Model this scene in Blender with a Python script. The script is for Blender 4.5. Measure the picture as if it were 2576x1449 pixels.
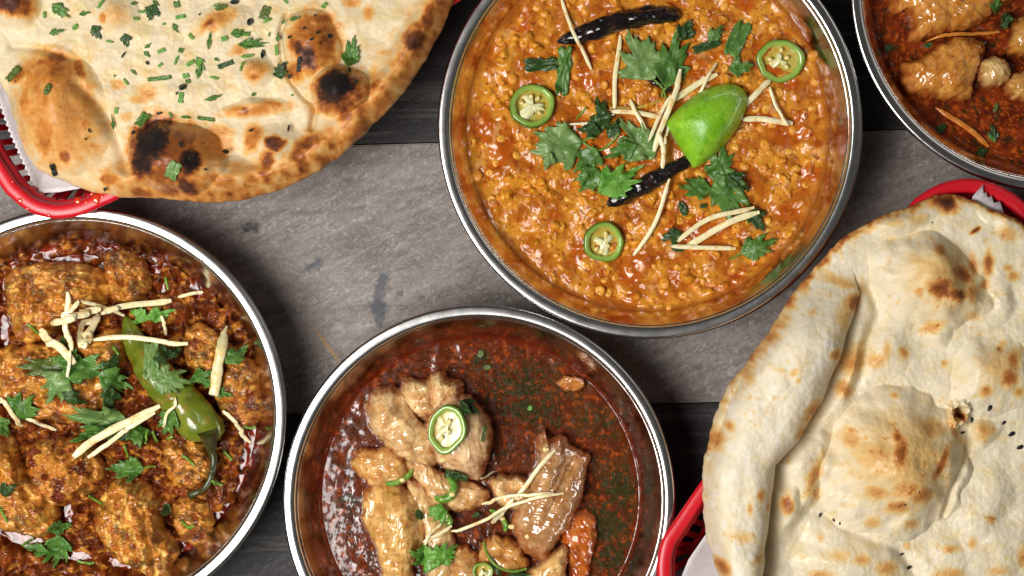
import bpy, bmesh, math, random
import numpy as np
from mathutils import Vector, Matrix

scene = bpy.context.scene
for o in list(bpy.data.objects):
    bpy.data.objects.remove(o, do_unlink=True)
COL = scene.collection
R_ = math.radians

# ------------------------------------------------------------------ camera
CAMH = 1.0            # camera height above the table (m)
ZR = 0.048            # height of the bowl rims
U = 0.2 / 1070        # metres per layout unit at rim height
cam_d = bpy.data.cameras.new('camera'); cam = bpy.data.objects.new('camera', cam_d); COL.objects.link(cam)
cam.location = (0, 0, CAMH)
cam_d.sensor_width = 36.0
cam_d.lens = 36.0 * (CAMH - ZR) / (2576 * U)
cam_d.clip_start = 0.01; cam_d.clip_end = 50
scene.camera = cam
scene.render.resolution_x = 1024; scene.render.resolution_y = 576

# ------------------------------------------------------------------ light
world = bpy.data.worlds.new('World'); scene.world = world; world.use_nodes = True
bg = world.node_tree.nodes['Background']
bg.inputs[0].default_value = (1.0, 0.96, 0.92, 1); bg.inputs[1].default_value = 0.055

def area(name, loc, target, sx, sy, power, color):
    d = bpy.data.lights.new(name, 'AREA'); d.shape = 'RECTANGLE'; d.size = sx; d.size_y = sy
    d.energy = power; d.color = color
    o = bpy.data.objects.new(name, d); COL.objects.link(o); o.location = loc
    o.rotation_euler = (Vector(target) - Vector(loc)).to_track_quat('-Z', 'Y').to_euler()
    # softbox cloth: brighter in the middle than at its edges
    d.use_nodes = True; nt = d.node_tree; em = nt.nodes['Emission']
    g = nt.nodes.new('ShaderNodeNewGeometry'); s = nt.nodes.new('ShaderNodeVectorMath'); s.operation = 'SUBTRACT'; s.inputs[1].default_value = (.5, .5, 0)
    m = nt.nodes.new('ShaderNodeVectorMath'); m.operation = 'MULTIPLY'; m.inputs[1].default_value = (1, 1, 0)
    l = nt.nodes.new('ShaderNodeVectorMath'); l.operation = 'LENGTH'; r = nt.nodes.new('ShaderNodeMapRange'); r.interpolation_type = 'SMOOTHSTEP'
    r.inputs[1].default_value = .05; r.inputs[2].default_value = .62; r.inputs[3].default_value = 1.5; r.inputs[4].default_value = .45
    nt.links.new(g.outputs['Parametric'], s.inputs[0]); nt.links.new(s.outputs[0], m.inputs[0]); nt.links.new(m.outputs[0], l.inputs[0])
    nt.links.new(l.outputs['Value'], r.inputs[0]); nt.links.new(r.outputs[0], em.inputs['Strength'])
    return o
area('key_softbox', (-0.42, -0.17, 0.90), (-0.05, 0.0, 0.0), 0.60, 0.48, 13.8, (1.0, 0.97, 0.94))
area('fill_softbox', (0.75, 0.55, 1.0), (0.0, 0.0, 0.0), 0.5, 0.5, 0.6, (1.0, 0.97, 0.93))
scene.view_settings.view_transform = 'Standard'; scene.view_settings.look = 'None'
scene.view_settings.gamma = 1.0; scene.view_settings.use_curve_mapping = False
scene.view_settings.exposure = 0.0

# ------------------------------------------------------------------ layout helpers
def P(dx, dy, z=ZR):
    f = U * (CAMH - z) / (CAMH - ZR)
    return (dx - 1288.0) * f, -(dy - 724.5) * f
def crop(s, ox, oy):
    return lambda pts: [(p[0] * s + ox, p[1] * s + oy) + tuple(p[2:]) for p in pts]
C1 = crop(0.46096, 0, 0); C2 = crop(0.5955, 1092.4, 0); C3 = crop(0.33882, 2058.2, 0)
C4 = crop(0.66084, 0, 490.8); C5 = crop(0.48611, 696.6, 744.1); C6 = crop(0.70471, 1626, 427.5)
S1, S2, S3, S4, S5, S6 = 0.46096, 0.5955, 0.33882, 0.66084, 0.48611, 0.70471

def lin(r, g, b):
    def f(c):
        c = c / 255.0
        return c / 12.92 if c <= 0.04045 else ((c + 0.055) / 1.055) ** 2.4
    return np.array([f(r), f(g), f(b)])
def mixc(a, b, f):
    f = np.clip(f, 0, 1)[..., None]
    return a * (1 - f) + b * f
def sstep(a, b, x):
    t = np.clip((x - a) / (b - a), 0, 1)
    return t * t * (3 - 2 * t)

# ------------------------------------------------------------------ numpy noise
def _h(ix, iy, s):
    n = (ix.astype(np.int64) * 374761393 + iy.astype(np.int64) * 668265263 + s * 974634777) & 0xFFFFFFFF
    n = ((n ^ (n >> 13)) * 1274126177) & 0xFFFFFFFF
    n = ((n ^ (n >> 16)) * 2246822519) & 0xFFFFFFFF
    return (n ^ (n >> 15)) & 0xFFFFFFFF
def noise(x, y, s=0):
    x = np.asarray(x, float); y = np.asarray(y, float)
    ix = np.floor(x); iy = np.floor(y); fx = x - ix; fy = y - iy
    u = fx * fx * fx * (fx * (fx * 6 - 15) + 10); v = fy * fy * fy * (fy * (fy * 6 - 15) + 10)
    def g(i, j):
        a = _h(ix + i, iy + j, s) * (2 * math.pi / 4294967296.0)
        return np.cos(a) * (fx - i) + np.sin(a) * (fy - j)
    a = g(0, 0); b = g(1, 0); c = g(0, 1); d = g(1, 1)
    return ((a * (1 - u) + b * u) * (1 - v) + (c * (1 - u) + d * u) * v) * 1.5
def fbm(x, y, s=0, o=4, g=0.5):
    r = 0; a = 1.0
    for i in range(o):
        r = r + a * noise(x * 2 ** i + 17.3 * i, y * 2 ** i - 9.1 * i, s + i * 7); a *= g
    return r
def worley(x, y, s=0):
    ix = np.floor(x); iy = np.floor(y)
    f1 = np.full(x.shape, 9.0); f2 = np.full(x.shape, 9.0); idv = np.zeros(x.shape)
    for i in (-1, 0, 1):
        for j in (-1, 0, 1):
            h = _h(ix + i, iy + j, s); h2 = _h(ix + i, iy + j, s + 91)
            d = np.hypot(ix + i + h / 4294967296.0 - x, iy + j + h2 / 4294967296.0 - y)
            n = d < f1
            f2 = np.where(n, f1, np.minimum(f2, d)); idv = np.where(n, (h % 1000) / 1000.0, idv); f1 = np.where(n, d, f1)
    return f1, f2, idv

# ------------------------------------------------------------------ mesh helpers
def mesh_np(name, V, faces, col=None, attrs=None, smooth=True):
    me = bpy.data.meshes.new(name)
    V = np.asarray(V, dtype=np.float32)
    me.vertices.add(len(V)); me.vertices.foreach_set('co', V.ravel())
    idx = []; start = []; tot = []; k = 0
    for F in faces:
        F = np.asarray(F, dtype=np.int32)
        if len(F) == 0: continue
        n = F.shape[1]; idx.append(F.ravel()); start.append(k + np.arange(len(F)) * n); tot.append(np.full(len(F), n)); k += F.size
    idx = np.concatenate(idx).astype(np.int32); start = np.concatenate(start).astype(np.int32); tot = np.concatenate(tot).astype(np.int32)
    me.loops.add(len(idx)); me.loops.foreach_set('vertex_index', idx)
    me.polygons.add(len(start)); me.polygons.foreach_set('loop_start', start)
    me.update(calc_edges=True); me.validate()
    if smooth: me.polygons.foreach_set('use_smooth', np.ones(len(me.polygons), dtype=bool))
    if col is not None:
        ca = me.color_attributes.new('Col', 'FLOAT_COLOR', 'POINT')
        c = np.ones((len(V), 4), dtype=np.float32); c[:, :3] = col
        ca.data.foreach_set('color', c.ravel())
    for k_, a in (attrs or {}).items():
        at = me.attributes.new(k_, 'FLOAT', 'POINT'); at.data.foreach_set('value', np.asarray(a, dtype=np.float32).ravel())
    return me
def link(name, me, mat=None, parent=None, loc=(0, 0, 0)):
    o = bpy.data.objects.new(name, me); COL.objects.link(o); o.location = loc
    if me is not None and mat is not None and not me.materials: me.materials.append(mat)
    if parent is not None: o.parent = parent
    return o
def tag(o, label=None, cat=None, group=None, kind=None):
    if label: o['label'] = label
    if cat: o['category'] = cat
    if group: o['group'] = group
    if kind: o['kind'] = kind
    return o
def empty(name, loc):
    return link(name, None, loc=loc)

def smooth_closed(pts, n):
    p = np.array([q[:2] for q in pts], float); m = len(p); out = []
    for i in range(m):
        a, b, c, d = p[i - 1], p[i], p[(i + 1) % m], p[(i + 2) % m]
        t = np.linspace(0, 1, 24, endpoint=False)[:, None]
        out.append(0.5 * (2 * b + (c - a) * t + (2 * a - 5 * b + 4 * c - d) * t ** 2 + (3 * b - a - 3 * c + d) * t ** 3))
    q = np.concatenate(out); q2 = np.vstack([q, q[:1]])
    s = np.concatenate([[0], np.cumsum(np.hypot(*np.diff(q2, axis=0).T))])
    u = np.linspace(0, s[-1], n, endpoint=False)
    return np.stack([np.interp(u, s, q2[:, 0]), np.interp(u, s, q2[:, 1])], 1)
def smooth_open(pts, n):
    p = np.array(pts, float)
    if len(p) == 2: p = np.stack([p[0], (p[0] + p[1]) / 2, p[1]])
    m = len(p); out = []
    for i in range(m - 1):
        a = p[i - 1] if i else 2 * p[0] - p[1]; b, c = p[i], p[i + 1]
        d = p[i + 2] if i + 2 < m else 2 * p[-1] - p[-2]
        t = np.linspace(0, 1, 24, endpoint=(i == m - 2))[:, None]
        out.append(0.5 * (2 * b + (c - a) * t + (2 * a - 5 * b + 4 * c - d) * t ** 2 + (3 * b - a - 3 * c + d) * t ** 3))
    q = np.concatenate(out)
    s = np.concatenate([[0], np.cumsum(np.linalg.norm(np.diff(q[:, :2], axis=0), axis=1))])
    u = np.linspace(0, s[-1], n)
    return np.stack([np.interp(u, s, q[:, k]) for k in range(q.shape[1])], 1)

def ring_faces(nr, na, off=0):
    i, j = np.meshgrid(np.arange(nr - 1), np.arange(na), indexing='ij')
    a = off + i * na + j; b = off + i * na + (j + 1) % na
    return np.stack([a, a + na, b + na, b], -1).reshape(-1, 4)
def fan(center, first, na, flip=False):
    j = np.arange(na); a = first + j; b = first + (j + 1) % na
    c = np.full(na, center)
    return np.stack([c, b, a] if flip else [c, a, b], -1)
def tube_mesh(path, radii, n=12, twist=None, sq=1.0, cap=True):
    """path (m,3), radii (m,) -> verts, faces; sq flattens vertically"""
    path = np.asarray(path, float); m = len(path)
    T = np.gradient(path, axis=0); T /= np.linalg.norm(T, axis=1)[:, None] + 1e-12
    up = np.array([0, 0, 1.0]); S = np.cross(T, up); S /= np.linalg.norm(S, axis=1)[:, None] + 1e-9
    N = np.cross(S, T)
    a = np.arange(n) * 2 * math.pi / n
    rr = np.asarray(radii, float)
    if rr.ndim == 1: rr = np.repeat(rr[:, None], n, 1)
    V = path[:, None, :] + rr[:, :, None] * (np.cos(a)[None, :, None] * S[:, None, :] + sq * np.sin(a)[None, :, None] * N[:, None, :])
    V = V.reshape(-1, 3); F = [ring_faces(m, n)]
    if cap:
        V = np.vstack([V, path[:1], path[-1:]])
        F.append(fan(m * n, 0, n, True)); F.append(fan(m * n + 1, (m - 1) * n, n))
    return V, F

# ------------------------------------------------------------------ materials
def new_mat(name):
    m = bpy.data.materials.new(name); m.use_nodes = True
    nt = m.node_tree; b = nt.nodes['Principled BSDF']
    return m, nt, b
def nd(nt, typ, **kw):
    n = nt.nodes.new(typ)
    for k, v in kw.items(): setattr(n, k, v)
    return n
def add_bumps(nt, b, bumps, coord='Object'):
    tc = nd(nt, 'ShaderNodeTexCoord'); prev = None
    for (scale, strength, dist, detail, typ) in bumps:
        if typ == 'v':
            t = nd(nt, 'ShaderNodeTexVoronoi'); out = t.outputs['Distance']
        else:
            t = nd(nt, 'ShaderNodeTexNoise'); t.inputs['Detail'].default_value = detail; out = t.outputs[0]
        t.inputs['Scale'].default_value = scale
        nt.links.new(tc.outputs[coord], t.inputs['Vector'])
        bp = nd(nt, 'ShaderNodeBump'); bp.inputs['Strength'].default_value = strength; bp.inputs['Distance'].default_value = dist
        nt.links.new(out, bp.inputs['Height'])
        if prev is not None: nt.links.new(prev, bp.inputs['Normal'])
        prev = bp.outputs[0]
    if prev is not None:
        nt.links.new(prev, b.inputs['Normal'])
    return prev
def food_mat(name, rough=0.4, coat=0.0, coat_rough=0.05, spec=0.5, bumps=(), var=((900, 0.25),), color=None, sss=0.0, sss_r=(0.004, 0.002, 0.001), rough_attr=False, coat_bump=False, metallic=0.0):
    m, nt, b = new_mat(name)
    if color is None:
        a = nd(nt, 'ShaderNodeAttribute'); a.attribute_name = 'Col'; src = a.outputs['Color']
    else:
        a = nd(nt, 'ShaderNodeRGB'); a.outputs[0].default_value = (*color, 1); src = a.outputs[0]
    tc = nd(nt, 'ShaderNodeTexCoord')
    for (sc, amt) in var:
        t = nd(nt, 'ShaderNodeTexNoise'); t.inputs['Scale'].default_value = sc; t.inputs['Detail'].default_value = 4
        nt.links.new(tc.outputs['Object'], t.inputs['Vector'])
        mr = nd(nt, 'ShaderNodeMapRange'); mr.inputs[1].default_value = 0.3; mr.inputs[2].default_value = 0.7
        mr.inputs[3].default_value = 1 - amt; mr.inputs[4].default_value = 1 + amt
        nt.links.new(t.outputs[0], mr.inputs[0])
        mx = nd(nt, 'ShaderNodeMix', data_type='RGBA', blend_type='MULTIPLY'); mx.inputs[0].default_value = 1
        nt.links.new(src, mx.inputs[6]); nt.links.new(mr.outputs[0], mx.inputs[7]); src = mx.outputs[2]
    nt.links.new(src, b.inputs['Base Color'])
    b.inputs['Roughness'].default_value = rough; b.inputs['Specular IOR Level'].default_value = spec
    b.inputs['Coat Weight'].default_value = coat; b.inputs['Coat Roughness'].default_value = coat_rough
    b.inputs['Metallic'].default_value = metallic
    if rough_attr:
        ra = nd(nt, 'ShaderNodeAttribute'); ra.attribute_name = 'rough'; nt.links.new(ra.outputs['Fac'], b.inputs['Roughness'])
        ms = nd(nt, 'ShaderNodeMapRange'); ms.inputs[1].default_value = .08; ms.inputs[2].default_value = .2; ms.inputs[3].default_value = spec; ms.inputs[4].default_value = .12 if 'broth' in name else min(spec, .36)
        nt.links.new(ra.outputs['Fac'], ms.inputs[0]); nt.links.new(ms.outputs[0], b.inputs['Specular IOR Level'])
    if sss > 0:
        b.inputs['Subsurface Weight'].default_value = sss; b.inputs['Subsurface Radius'].default_value = sss_r; b.inputs['Subsurface Scale'].default_value = 1.0
    n = add_bumps(nt, b, bumps)
    if n is not None and coat_bump: nt.links.new(n, b.inputs['Coat Normal'])
    return m

# ------------------------------------------------------------------ height map of what garnish can lie on
HMX0, HMY0, HMC = -0.34, -0.22, 0.0005
HM = np.zeros((880, 1360), dtype=np.float32)
def hm_add(V):
    ix = ((V[:, 0] - HMX0) / HMC).astype(int); iy = ((V[:, 1] - HMY0) / HMC).astype(int)
    ok = (ix >= 0) & (iy >= 0) & (ix < HM.shape[1]) & (iy < HM.shape[0])
    np.maximum.at(HM, (iy[ok], ix[ok]), V[ok, 2].astype(np.float32))
def hq(x, y, r=1, mode='max'):
    x = np.atleast_1d(x); y = np.atleast_1d(y)
    ix = np.clip(((x - HMX0) / HMC).astype(int), r, HM.shape[1] - r - 1); iy = np.clip(((y - HMY0) / HMC).astype(int), r, HM.shape[0] - r - 1)
    d = np.arange(-r, r + 1); gx, gy = np.meshgrid(d, d)
    w = HM[iy[:, None] + gy.ravel()[None], ix[:, None] + gx.ravel()[None]]
    if mode == 'max': return w.max(1)
    ok = w > np.maximum(0.004, w.max(1, keepdims=True) - .004)
    return np.where(ok.sum(1) > 0, (w * ok).sum(1) / np.maximum(ok.sum(1), 1), 0.0)
# ------------------------------------------------------------------ table of alternating grey and black planks
def plank_mat(name, dark):
    m, nt, b = new_mat(name)
    tc = nd(nt, 'ShaderNodeTexCoord')
    def noise_n(scale, stretch=(1, 1, 1), rot=0.0, detail=6, rough=0.6, dist=0.0):
        mp = nd(nt, 'ShaderNodeMapping'); mp.vector_type = 'TEXTURE'; mp.inputs['Scale'].default_value = tuple(1 / k for k in stretch); mp.inputs['Rotation'].default_value = (0, 0, rot)
        nt.links.new(tc.outputs['Object'], mp.inputs[0])
        t = nd(nt, 'ShaderNodeTexNoise'); t.inputs['Scale'].default_value = scale; t.inputs['Detail'].default_value = detail
        t.inputs['Roughness'].default_value = rough; t.inputs['Distortion'].default_value = dist
        nt.links.new(mp.outputs[0], t.inputs['Vector']); return t.outputs[0]
    def ramp(src, p0, p1, c0, c1):
        r = nd(nt, 'ShaderNodeValToRGB'); r.color_ramp.elements[0].position = p0; r.color_ramp.elements[1].position = p1
        r.color_ramp.elements[0].color = (*c0, 1); r.color_ramp.elements[1].color = (*c1, 1)
        nt.links.new(src, r.inputs[0]); return r.outputs[0]
    def mix(f, a, b_, typ='MIX'):
        x = nd(nt, 'ShaderNodeMix', data_type='RGBA', blend_type=typ)
        if isinstance(f, float): x.inputs[0].default_value = f
        else: nt.links.new(f, x.inputs[0])
        for s, i in ((a, 6), (b_, 7)):
            if isinstance(s, tuple): x.inputs[i].default_value = (*s, 1)
            else: nt.links.new(s, x.inputs[i])
        return x.outputs[2]
    one = (1, 1, 1); zero = (0, 0, 0)
    broad = noise_n(14, (0.8, 1.9, 1), R_(14), 6, 0.62, 1.2)
    grain = noise_n(80, (0.10, 1.7, 1), 0.0, 8, 0.7, 0.5)
    speck = noise_n(330, (0.7, 1, 1), 0.6, 8, 0.8, 1.6)
    sawA = noise_n(150, (0.24, 1.8, 1), R_(24), 6, 0.65, 0.3)
    sawB = noise_n(140, (0.4, 1.5, 1), R_(-48), 6, 0.65, 0.6)
    if not dark:
        c = ramp(broad, 0.3, 0.7, tuple(lin(96, 86, 79)), tuple(lin(150, 140, 132)))
        c = mix(ramp(grain, 0.34, 0.5, (0.4,) * 3, (0.0,) * 3), c, tuple(lin(82, 73, 66)))
        c = mix(ramp(grain, 0.5, 0.75, (0.0,) * 3, (0.3,) * 3), c, tuple(lin(156, 149, 143)))
        c = mix(ramp(sawA, 0.46, 0.68, zero, (0.42,) * 3), c, tuple(lin(178, 169, 160)))
        c = mix(ramp(sawB, 0.52, 0.72, zero, (0.45,) * 3), c, tuple(lin(90, 80, 73)))
        c = mix(ramp(speck, 0.5, 0.68, zero, (0.7,) * 3), c, tuple(lin(196, 190, 186)))
        c = mix(ramp(speck, 0.30, 0.44, (0.55,) * 3, zero), c, tuple(lin(92, 84, 79)))
        # knots and one straw-coloured scratch at their own places on this board
        for (dx, dy, rx, ry, ang, kc, st) in [(632, 572, 24, 15, 8, (40, 37, 37), 0.9), (790, 668, 34, 12, 22, (72, 76, 86), 0.85),
                (962, 712, 15, 34, -12, (66, 70, 80), 0.85), (952, 775, 22, 34, 12, (62, 66, 76), 0.9), (1005, 740, 10, 6, 0, (70, 70, 76), .7), (955, 805, 10, 22, 0, (70, 70, 76), .7),
                (822, 868, 5, 58, 37, (176, 138, 82), 0.9), (1060, 745, 10, 6, 20, (80, 76, 78), .6), (1230, 640, 30, 60, 30, (120, 112, 108), .5), (2300, 600, 40, 14, 20, (60, 56, 56), .6)]:
            x, y = P(dx, dy, 0)
            mp = nd(nt, 'ShaderNodeMapping'); mp.vector_type = 'TEXTURE'
            mp.inputs['Location'].default_value = (x, y, 0); mp.inputs['Rotation'].default_value = (0, 0, R_(ang)); mp.inputs['Scale'].default_value = (rx * U * 1.4, ry * U * 1.4, 1)
            w = nd(nt, 'ShaderNodeTexNoise'); w.inputs['Scale'].default_value = 260; w.inputs['Detail'].default_value = 5; w.inputs['Roughness'].default_value = .7
            geo = nd(nt, 'ShaderNodeNewGeometry')
            nt.links.new(geo.outputs['Position'], w.inputs['Vector'])
            off = nd(nt, 'ShaderNodeVectorMath', operation='SUBTRACT'); nt.links.new(w.outputs['Color'], off.inputs[0]); off.inputs[1].default_value = (.5, .5, .5)
            sc_ = nd(nt, 'ShaderNodeVectorMath', operation='SCALE'); nt.links.new(off.outputs[0], sc_.inputs[0]); sc_.inputs['Scale'].default_value = 0.012 if ang != 37 else 0.002
            ad = nd(nt, 'ShaderNodeVectorMath', operation='ADD'); nt.links.new(geo.outputs['Position'], ad.inputs[0]); nt.links.new(sc_.outputs[0], ad.inputs[1])
            ml = nd(nt, 'ShaderNodeVectorMath', operation='MULTIPLY'); nt.links.new(ad.outputs[0], ml.inputs[0]); ml.inputs[1].default_value = (1, 1, 0)
            nt.links.new(ml.outputs[0], mp.inputs[0])
            ln = nd(nt, 'ShaderNodeVectorMath', operation='LENGTH'); nt.links.new(mp.outputs[0], ln.inputs[0])
            f = ramp(ln.outputs['Value'], 0.45, 0.95, (st,) * 3, zero)
            c = mix(f, c, tuple(lin(*kc)))
        b.inputs['Roughness'].default_value = 0.34
    else:
        c = ramp(broad, 0.3, 0.75, tuple(lin(22, 20, 20)), tuple(lin(46, 43, 42)))
        c = mix(ramp(grain, 0.52, 0.68, zero, (0.6,) * 3), c, tuple(lin(112, 108, 105)))
        c = mix(ramp(speck, 0.55, 0.72, zero, (0.4,) * 3), c, tuple(lin(105, 100, 98)))
        b.inputs['Roughness'].default_value = 0.45
    nt.links.new(c, b.inputs['Base Color'])
    prev = None
    for src, st, ds in ((speck, 0.8, 0.0006), (sawA, 0.4, 0.0006), (sawB, 0.3, 0.0005)):
        bp = nd(nt, 'ShaderNodeBump'); bp.inputs['Strength'].default_value = st; bp.inputs['Distance'].default_value = ds
        nt.links.new(src, bp.inputs['Height'])
        if prev: nt.links.new(prev, bp.inputs['Normal'])
        prev = bp.outputs[0]
    nt.links.new(prev, b.inputs['Normal'])
    return m
MAT_GREY = plank_mat('weathered_grey_plank', False); MAT_BLACK = plank_mat('weathered_black_plank', True)

table = empty('table', (0, 0, 0)); table['kind'] = 'structure'
TILT = math.atan(0.028)
def y_at(dy): return P(1288, dy, 0)[1]
edges = [y_at(-322), y_at(353), y_at(1027), y_at(1702)]
w = edges[0] - edges[1]
bands = [(edges[0] + w, edges[0], 0), (edges[0], edges[1], 1), (edges[1], edges[2], 0), (edges[2], edges[3], 1), (edges[3], edges[3] - w, 0)]
for (yt, yb, dk) in bands:
    bm = bmesh.new(); bmesh.ops.create_cube(bm, size=1)
    for v in bm.verts:
        v.co = Vector((v.co.x * 1.0, v.co.y * (yt - yb - 0.0006), v.co.z * 0.02 - 0.01))
    bmesh.ops.bevel(bm, geom=bm.edges[:], offset=0.0007, segments=2, affect='EDGES')
    me = bpy.data.meshes.new('plank'); bm.to_mesh(me); bm.free()
    o = link('plank', me, MAT_BLACK if dk else MAT_GREY, table)
    yc = (yt + yb) / 2
    o.location = (-math.sin(TILT) * yc, math.cos(TILT) * yc, 0); o.rotation_euler = (0, 0, TILT)
bm = bmesh.new(); bmesh.ops.create_cube(bm, size=1)
for v in bm.verts: v.co = Vector((v.co.x * 0.99, v.co.y * w * 4.9, v.co.z * 0.012 - 0.0275))
me = bpy.data.meshes.new('underlay'); bm.to_mesh(me); bm.free()
link('underlay', me, MAT_BLACK, table)

# ------------------------------------------------------------------ steel bowls
def steel(name, rough, aniso, stain):
    m, nt, b = new_mat(name)
    b.inputs['Metallic'].default_value = 1.0; b.inputs['Base Color'].default_value = (0.74, 0.73, 0.71, 1)
    b.inputs['Roughness'].default_value = rough; b.inputs['Anisotropic'].default_value = aniso
    tg = nd(nt, 'ShaderNodeTangent'); tg.direction_type = 'RADIAL'; tg.axis = 'Z'
    nt.links.new(tg.outputs[0], b.inputs['Tangent'])
    tc = nd(nt, 'ShaderNodeTexCoord')
    t = nd(nt, 'ShaderNodeTexNoise'); t.inputs['Scale'].default_value = 160; t.inputs['Detail'].default_value = 6
    nt.links.new(tc.outputs['Object'], t.inputs['Vector'])
    mr = nd(nt, 'ShaderNodeMapRange'); mr.inputs[1].default_value = .35; mr.inputs[2].default_value = .7; mr.inputs[3].default_value = rough * .92; mr.inputs[4].default_value = rough * 1.12
    nt.links.new(t.outputs[0], mr.inputs[0]); nt.links.new(mr.outputs[0], b.inputs['Roughness'])
    if stain:
        # oily splashes left on the inside by the curry: thin brown film with its own blotchy shape
        mp = nd(nt, 'ShaderNodeMapping'); mp.inputs['Scale'].default_value = (1, 1, .45); nt.links.new(tc.outputs['Object'], mp.inputs[0])
        t2 = nd(nt, 'ShaderNodeTexNoise'); t2.inputs['Scale'].default_value = 90; t2.inputs['Detail'].default_value = 5; t2.inputs['Roughness'].default_value = .65
        nt.links.new(mp.outputs[0], t2.inputs['Vector'])
        r = nd(nt, 'ShaderNodeValToRGB'); r.color_ramp.elements[0].position = .46; r.color_ramp.elements[1].position = .72
        r.color_ramp.elements[0].color = (.74, .72, .69, 1); r.color_ramp.elements[1].color = (*stain, 1)
        nt.links.new(t2.outputs[0], r.inputs[0]); nt.links.new(r.outputs[0], b.inputs['Base Color'])
        bp = nd(nt, 'ShaderNodeBump'); bp.inputs['Strength'].default_value = .10; bp.inputs['Distance'].default_value = .0006
        nt.links.new(t2.outputs[0], bp.inputs['Height']); nt.links.new(bp.outputs[0], b.inputs['Normal'])
    return m
MAT_RIM = steel('brushed_steel_rim', 0.20, 0.5, None)
def lathe(prof, n=160):
    a = np.arange(n) * 2 * math.pi / n; prof = np.asarray(prof)
    V = np.stack([prof[:, 0][:, None] * np.cos(a)[None], prof[:, 0][:, None] * np.sin(a)[None], np.repeat(prof[:, 1][:, None], n, 1)], -1).reshape(-1, 3)
    return V, ring_faces(len(prof), n)
def rin(z, R):
    return np.interp(z, [0.003, 0.006, 0.012, 0.020, 0.030, 0.038, ZR - 0.003], [R - .040, R - .029, R - .0225, R - .0182, R - .0138, R - .0102, R - .0062])
BOWLS = {}
def bowl(key, cx, cy, rpx, label, stain):
    x, y = P(cx, cy, ZR); R = rpx * U
    root = empty('steel_bowl', (x, y, 0)); tag(root, label, 'bowl', 'steel bowls of curry')
    zs = np.linspace(0.003, ZR - 0.003, 40)
    inner = [(rin(z, R), z) for z in zs]
    outer = [(rin(z, R) + 0.0009, z - 0.0004) for z in zs]
    prof = [(0.0005, 0.0015)] + [(r, z) for r, z in [(R - .041, 0.0015)] + outer] + inner[::-1] + [(0.0005, 0.003)]
    V, F = lathe(prof); me = mesh_np('wall', V, [F])
    link('wall', me, steel('polished_steel_' + key, 0.19, 0.2, stain), root)
    t = np.linspace(0, 2 * math.pi, 33)[:-1]
    prof = [(R - a_, ZR + b_) for a_, b_ in [(.0003, -.0040), (0, -.0034), (0, -.0014), (.0001, -.0009), (.0004, -.0004), (.0009, -.0001), (.0015, 0), (.0030, .00006), (.0044, 0), (.0050, -.0002), (.0055, -.0006), (.0059, -.0012), (.0061, -.0020), (.0062, -.0036), (.0058, -.0040), (.0003, -.0040)]]
    V, F = lathe(prof, 220); link('rim', mesh_np('rim', V, [F[:, ::-1]]), MAT_RIM, root)
    BOWLS[key] = (x, y, R, cx, cy)
bowl('dal', 1636, 318, 535, 'round steel bowl holding the orange lentil dal with the lime wedge', tuple(lin(170, 95, 40)))
bowl('chicken', 195, 1045, 525, 'steel bowl of chicken curry, half cut off by the left edge of the photo', tuple(lin(140, 80, 45)))
bowl('paya', 1206, 1262, 495, 'steel bowl of dark red trotter stew at the bottom middle', tuple(lin(110, 60, 35)))
bowl('stew', 2652, -30, 512, 'steel bowl in the top right corner holding brown meat stew', tuple(lin(120, 70, 40)))
# ------------------------------------------------------------------ curries: relief surfaces filling the bowls
def to_layout(x, y, z):
    f = U * (CAMH - z) / (CAMH - ZR)
    return x / f + 1288.0, -y / f + 724.5
def ell(px, py, x, y, rx, ry, ang=0.0):
    c, s = math.cos(R_(ang)), math.sin(R_(ang)); dx, dy = px - x, py - y
    return np.sqrt(((dx * c + dy * s) / rx) ** 2 + ((-dx * s + dy * c) / ry) ** 2)
def food_surface(key, name, label, cat, z0, fn, nr, na, mat):
    bx, by, R, cx, cy = BOWLS[key]
    rad = rin(z0, R) + 0.0004
    t = np.linspace(0.003, 1, nr); a = np.arange(na) * 2 * math.pi / na
    X = t[:, None] * np.cos(a)[None] * rad; Y = t[:, None] * np.sin(a)[None] * rad
    px, py = to_layout(X + bx, Y + by, z0)
    T = np.repeat(t[:, None], na, 1)
    z, col, rough = fn(px, py, T)
    edge = sstep(0.955, 1.0, T)
    sc_ = 1 + ((rin(z, R) + .0004) / rad - 1) * T ** 8; X = X * sc_; Y = Y * sc_
    V = np.stack([X, Y, z], -1).reshape(-1, 3); n = len(V)
    V = np.vstack([V, [[0, 0, z[0].mean()]]])
    col = np.vstack([col.reshape(-1, 3), col[0].mean(0)[None]]); rough = np.append(rough.ravel(), rough[0].mean())
    # closed underside resting in the bowl
    bz = 0.0035; b2 = R - .042
    zb = [(rin(z0 - .008, R) - .0004, z0 - .008), (rin(.010, R) - .0006, .010), (b2, bz)]
    base = len(V)
    for (r, zz) in zb:
        V = np.vstack([V, np.stack([r * np.cos(a), r * np.sin(a), np.full(na, zz)], -1)])
    V = np.vstack([V, [[0, 0, bz]]])
    m = len(V) - len(col); col = np.vstack([col, np.repeat(col[:1], m, 0)]); rough = np.append(rough, np.full(m, rough[0]))
    F = [ring_faces(nr, na), fan(n, 0, na)]
    j = np.arange(na); top = (nr - 1) * na
    F.append(np.stack([top + j, base + j, base + (j + 1) % na, top + (j + 1) % na], -1))
    F.append(ring_faces(3, na, base)); F.append(fan(len(V) - 1, base + 2 * na, na, True))
    me = mesh_np(name, V, F, col, {'rough': rough})
    o = link(name, me, mat, loc=(bx, by, 0)); tag(o, label, cat)
    W = V[:n + 1].copy(); W[:, 0] += bx; W[:, 1] += by; hm_add(W)
    return o

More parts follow.
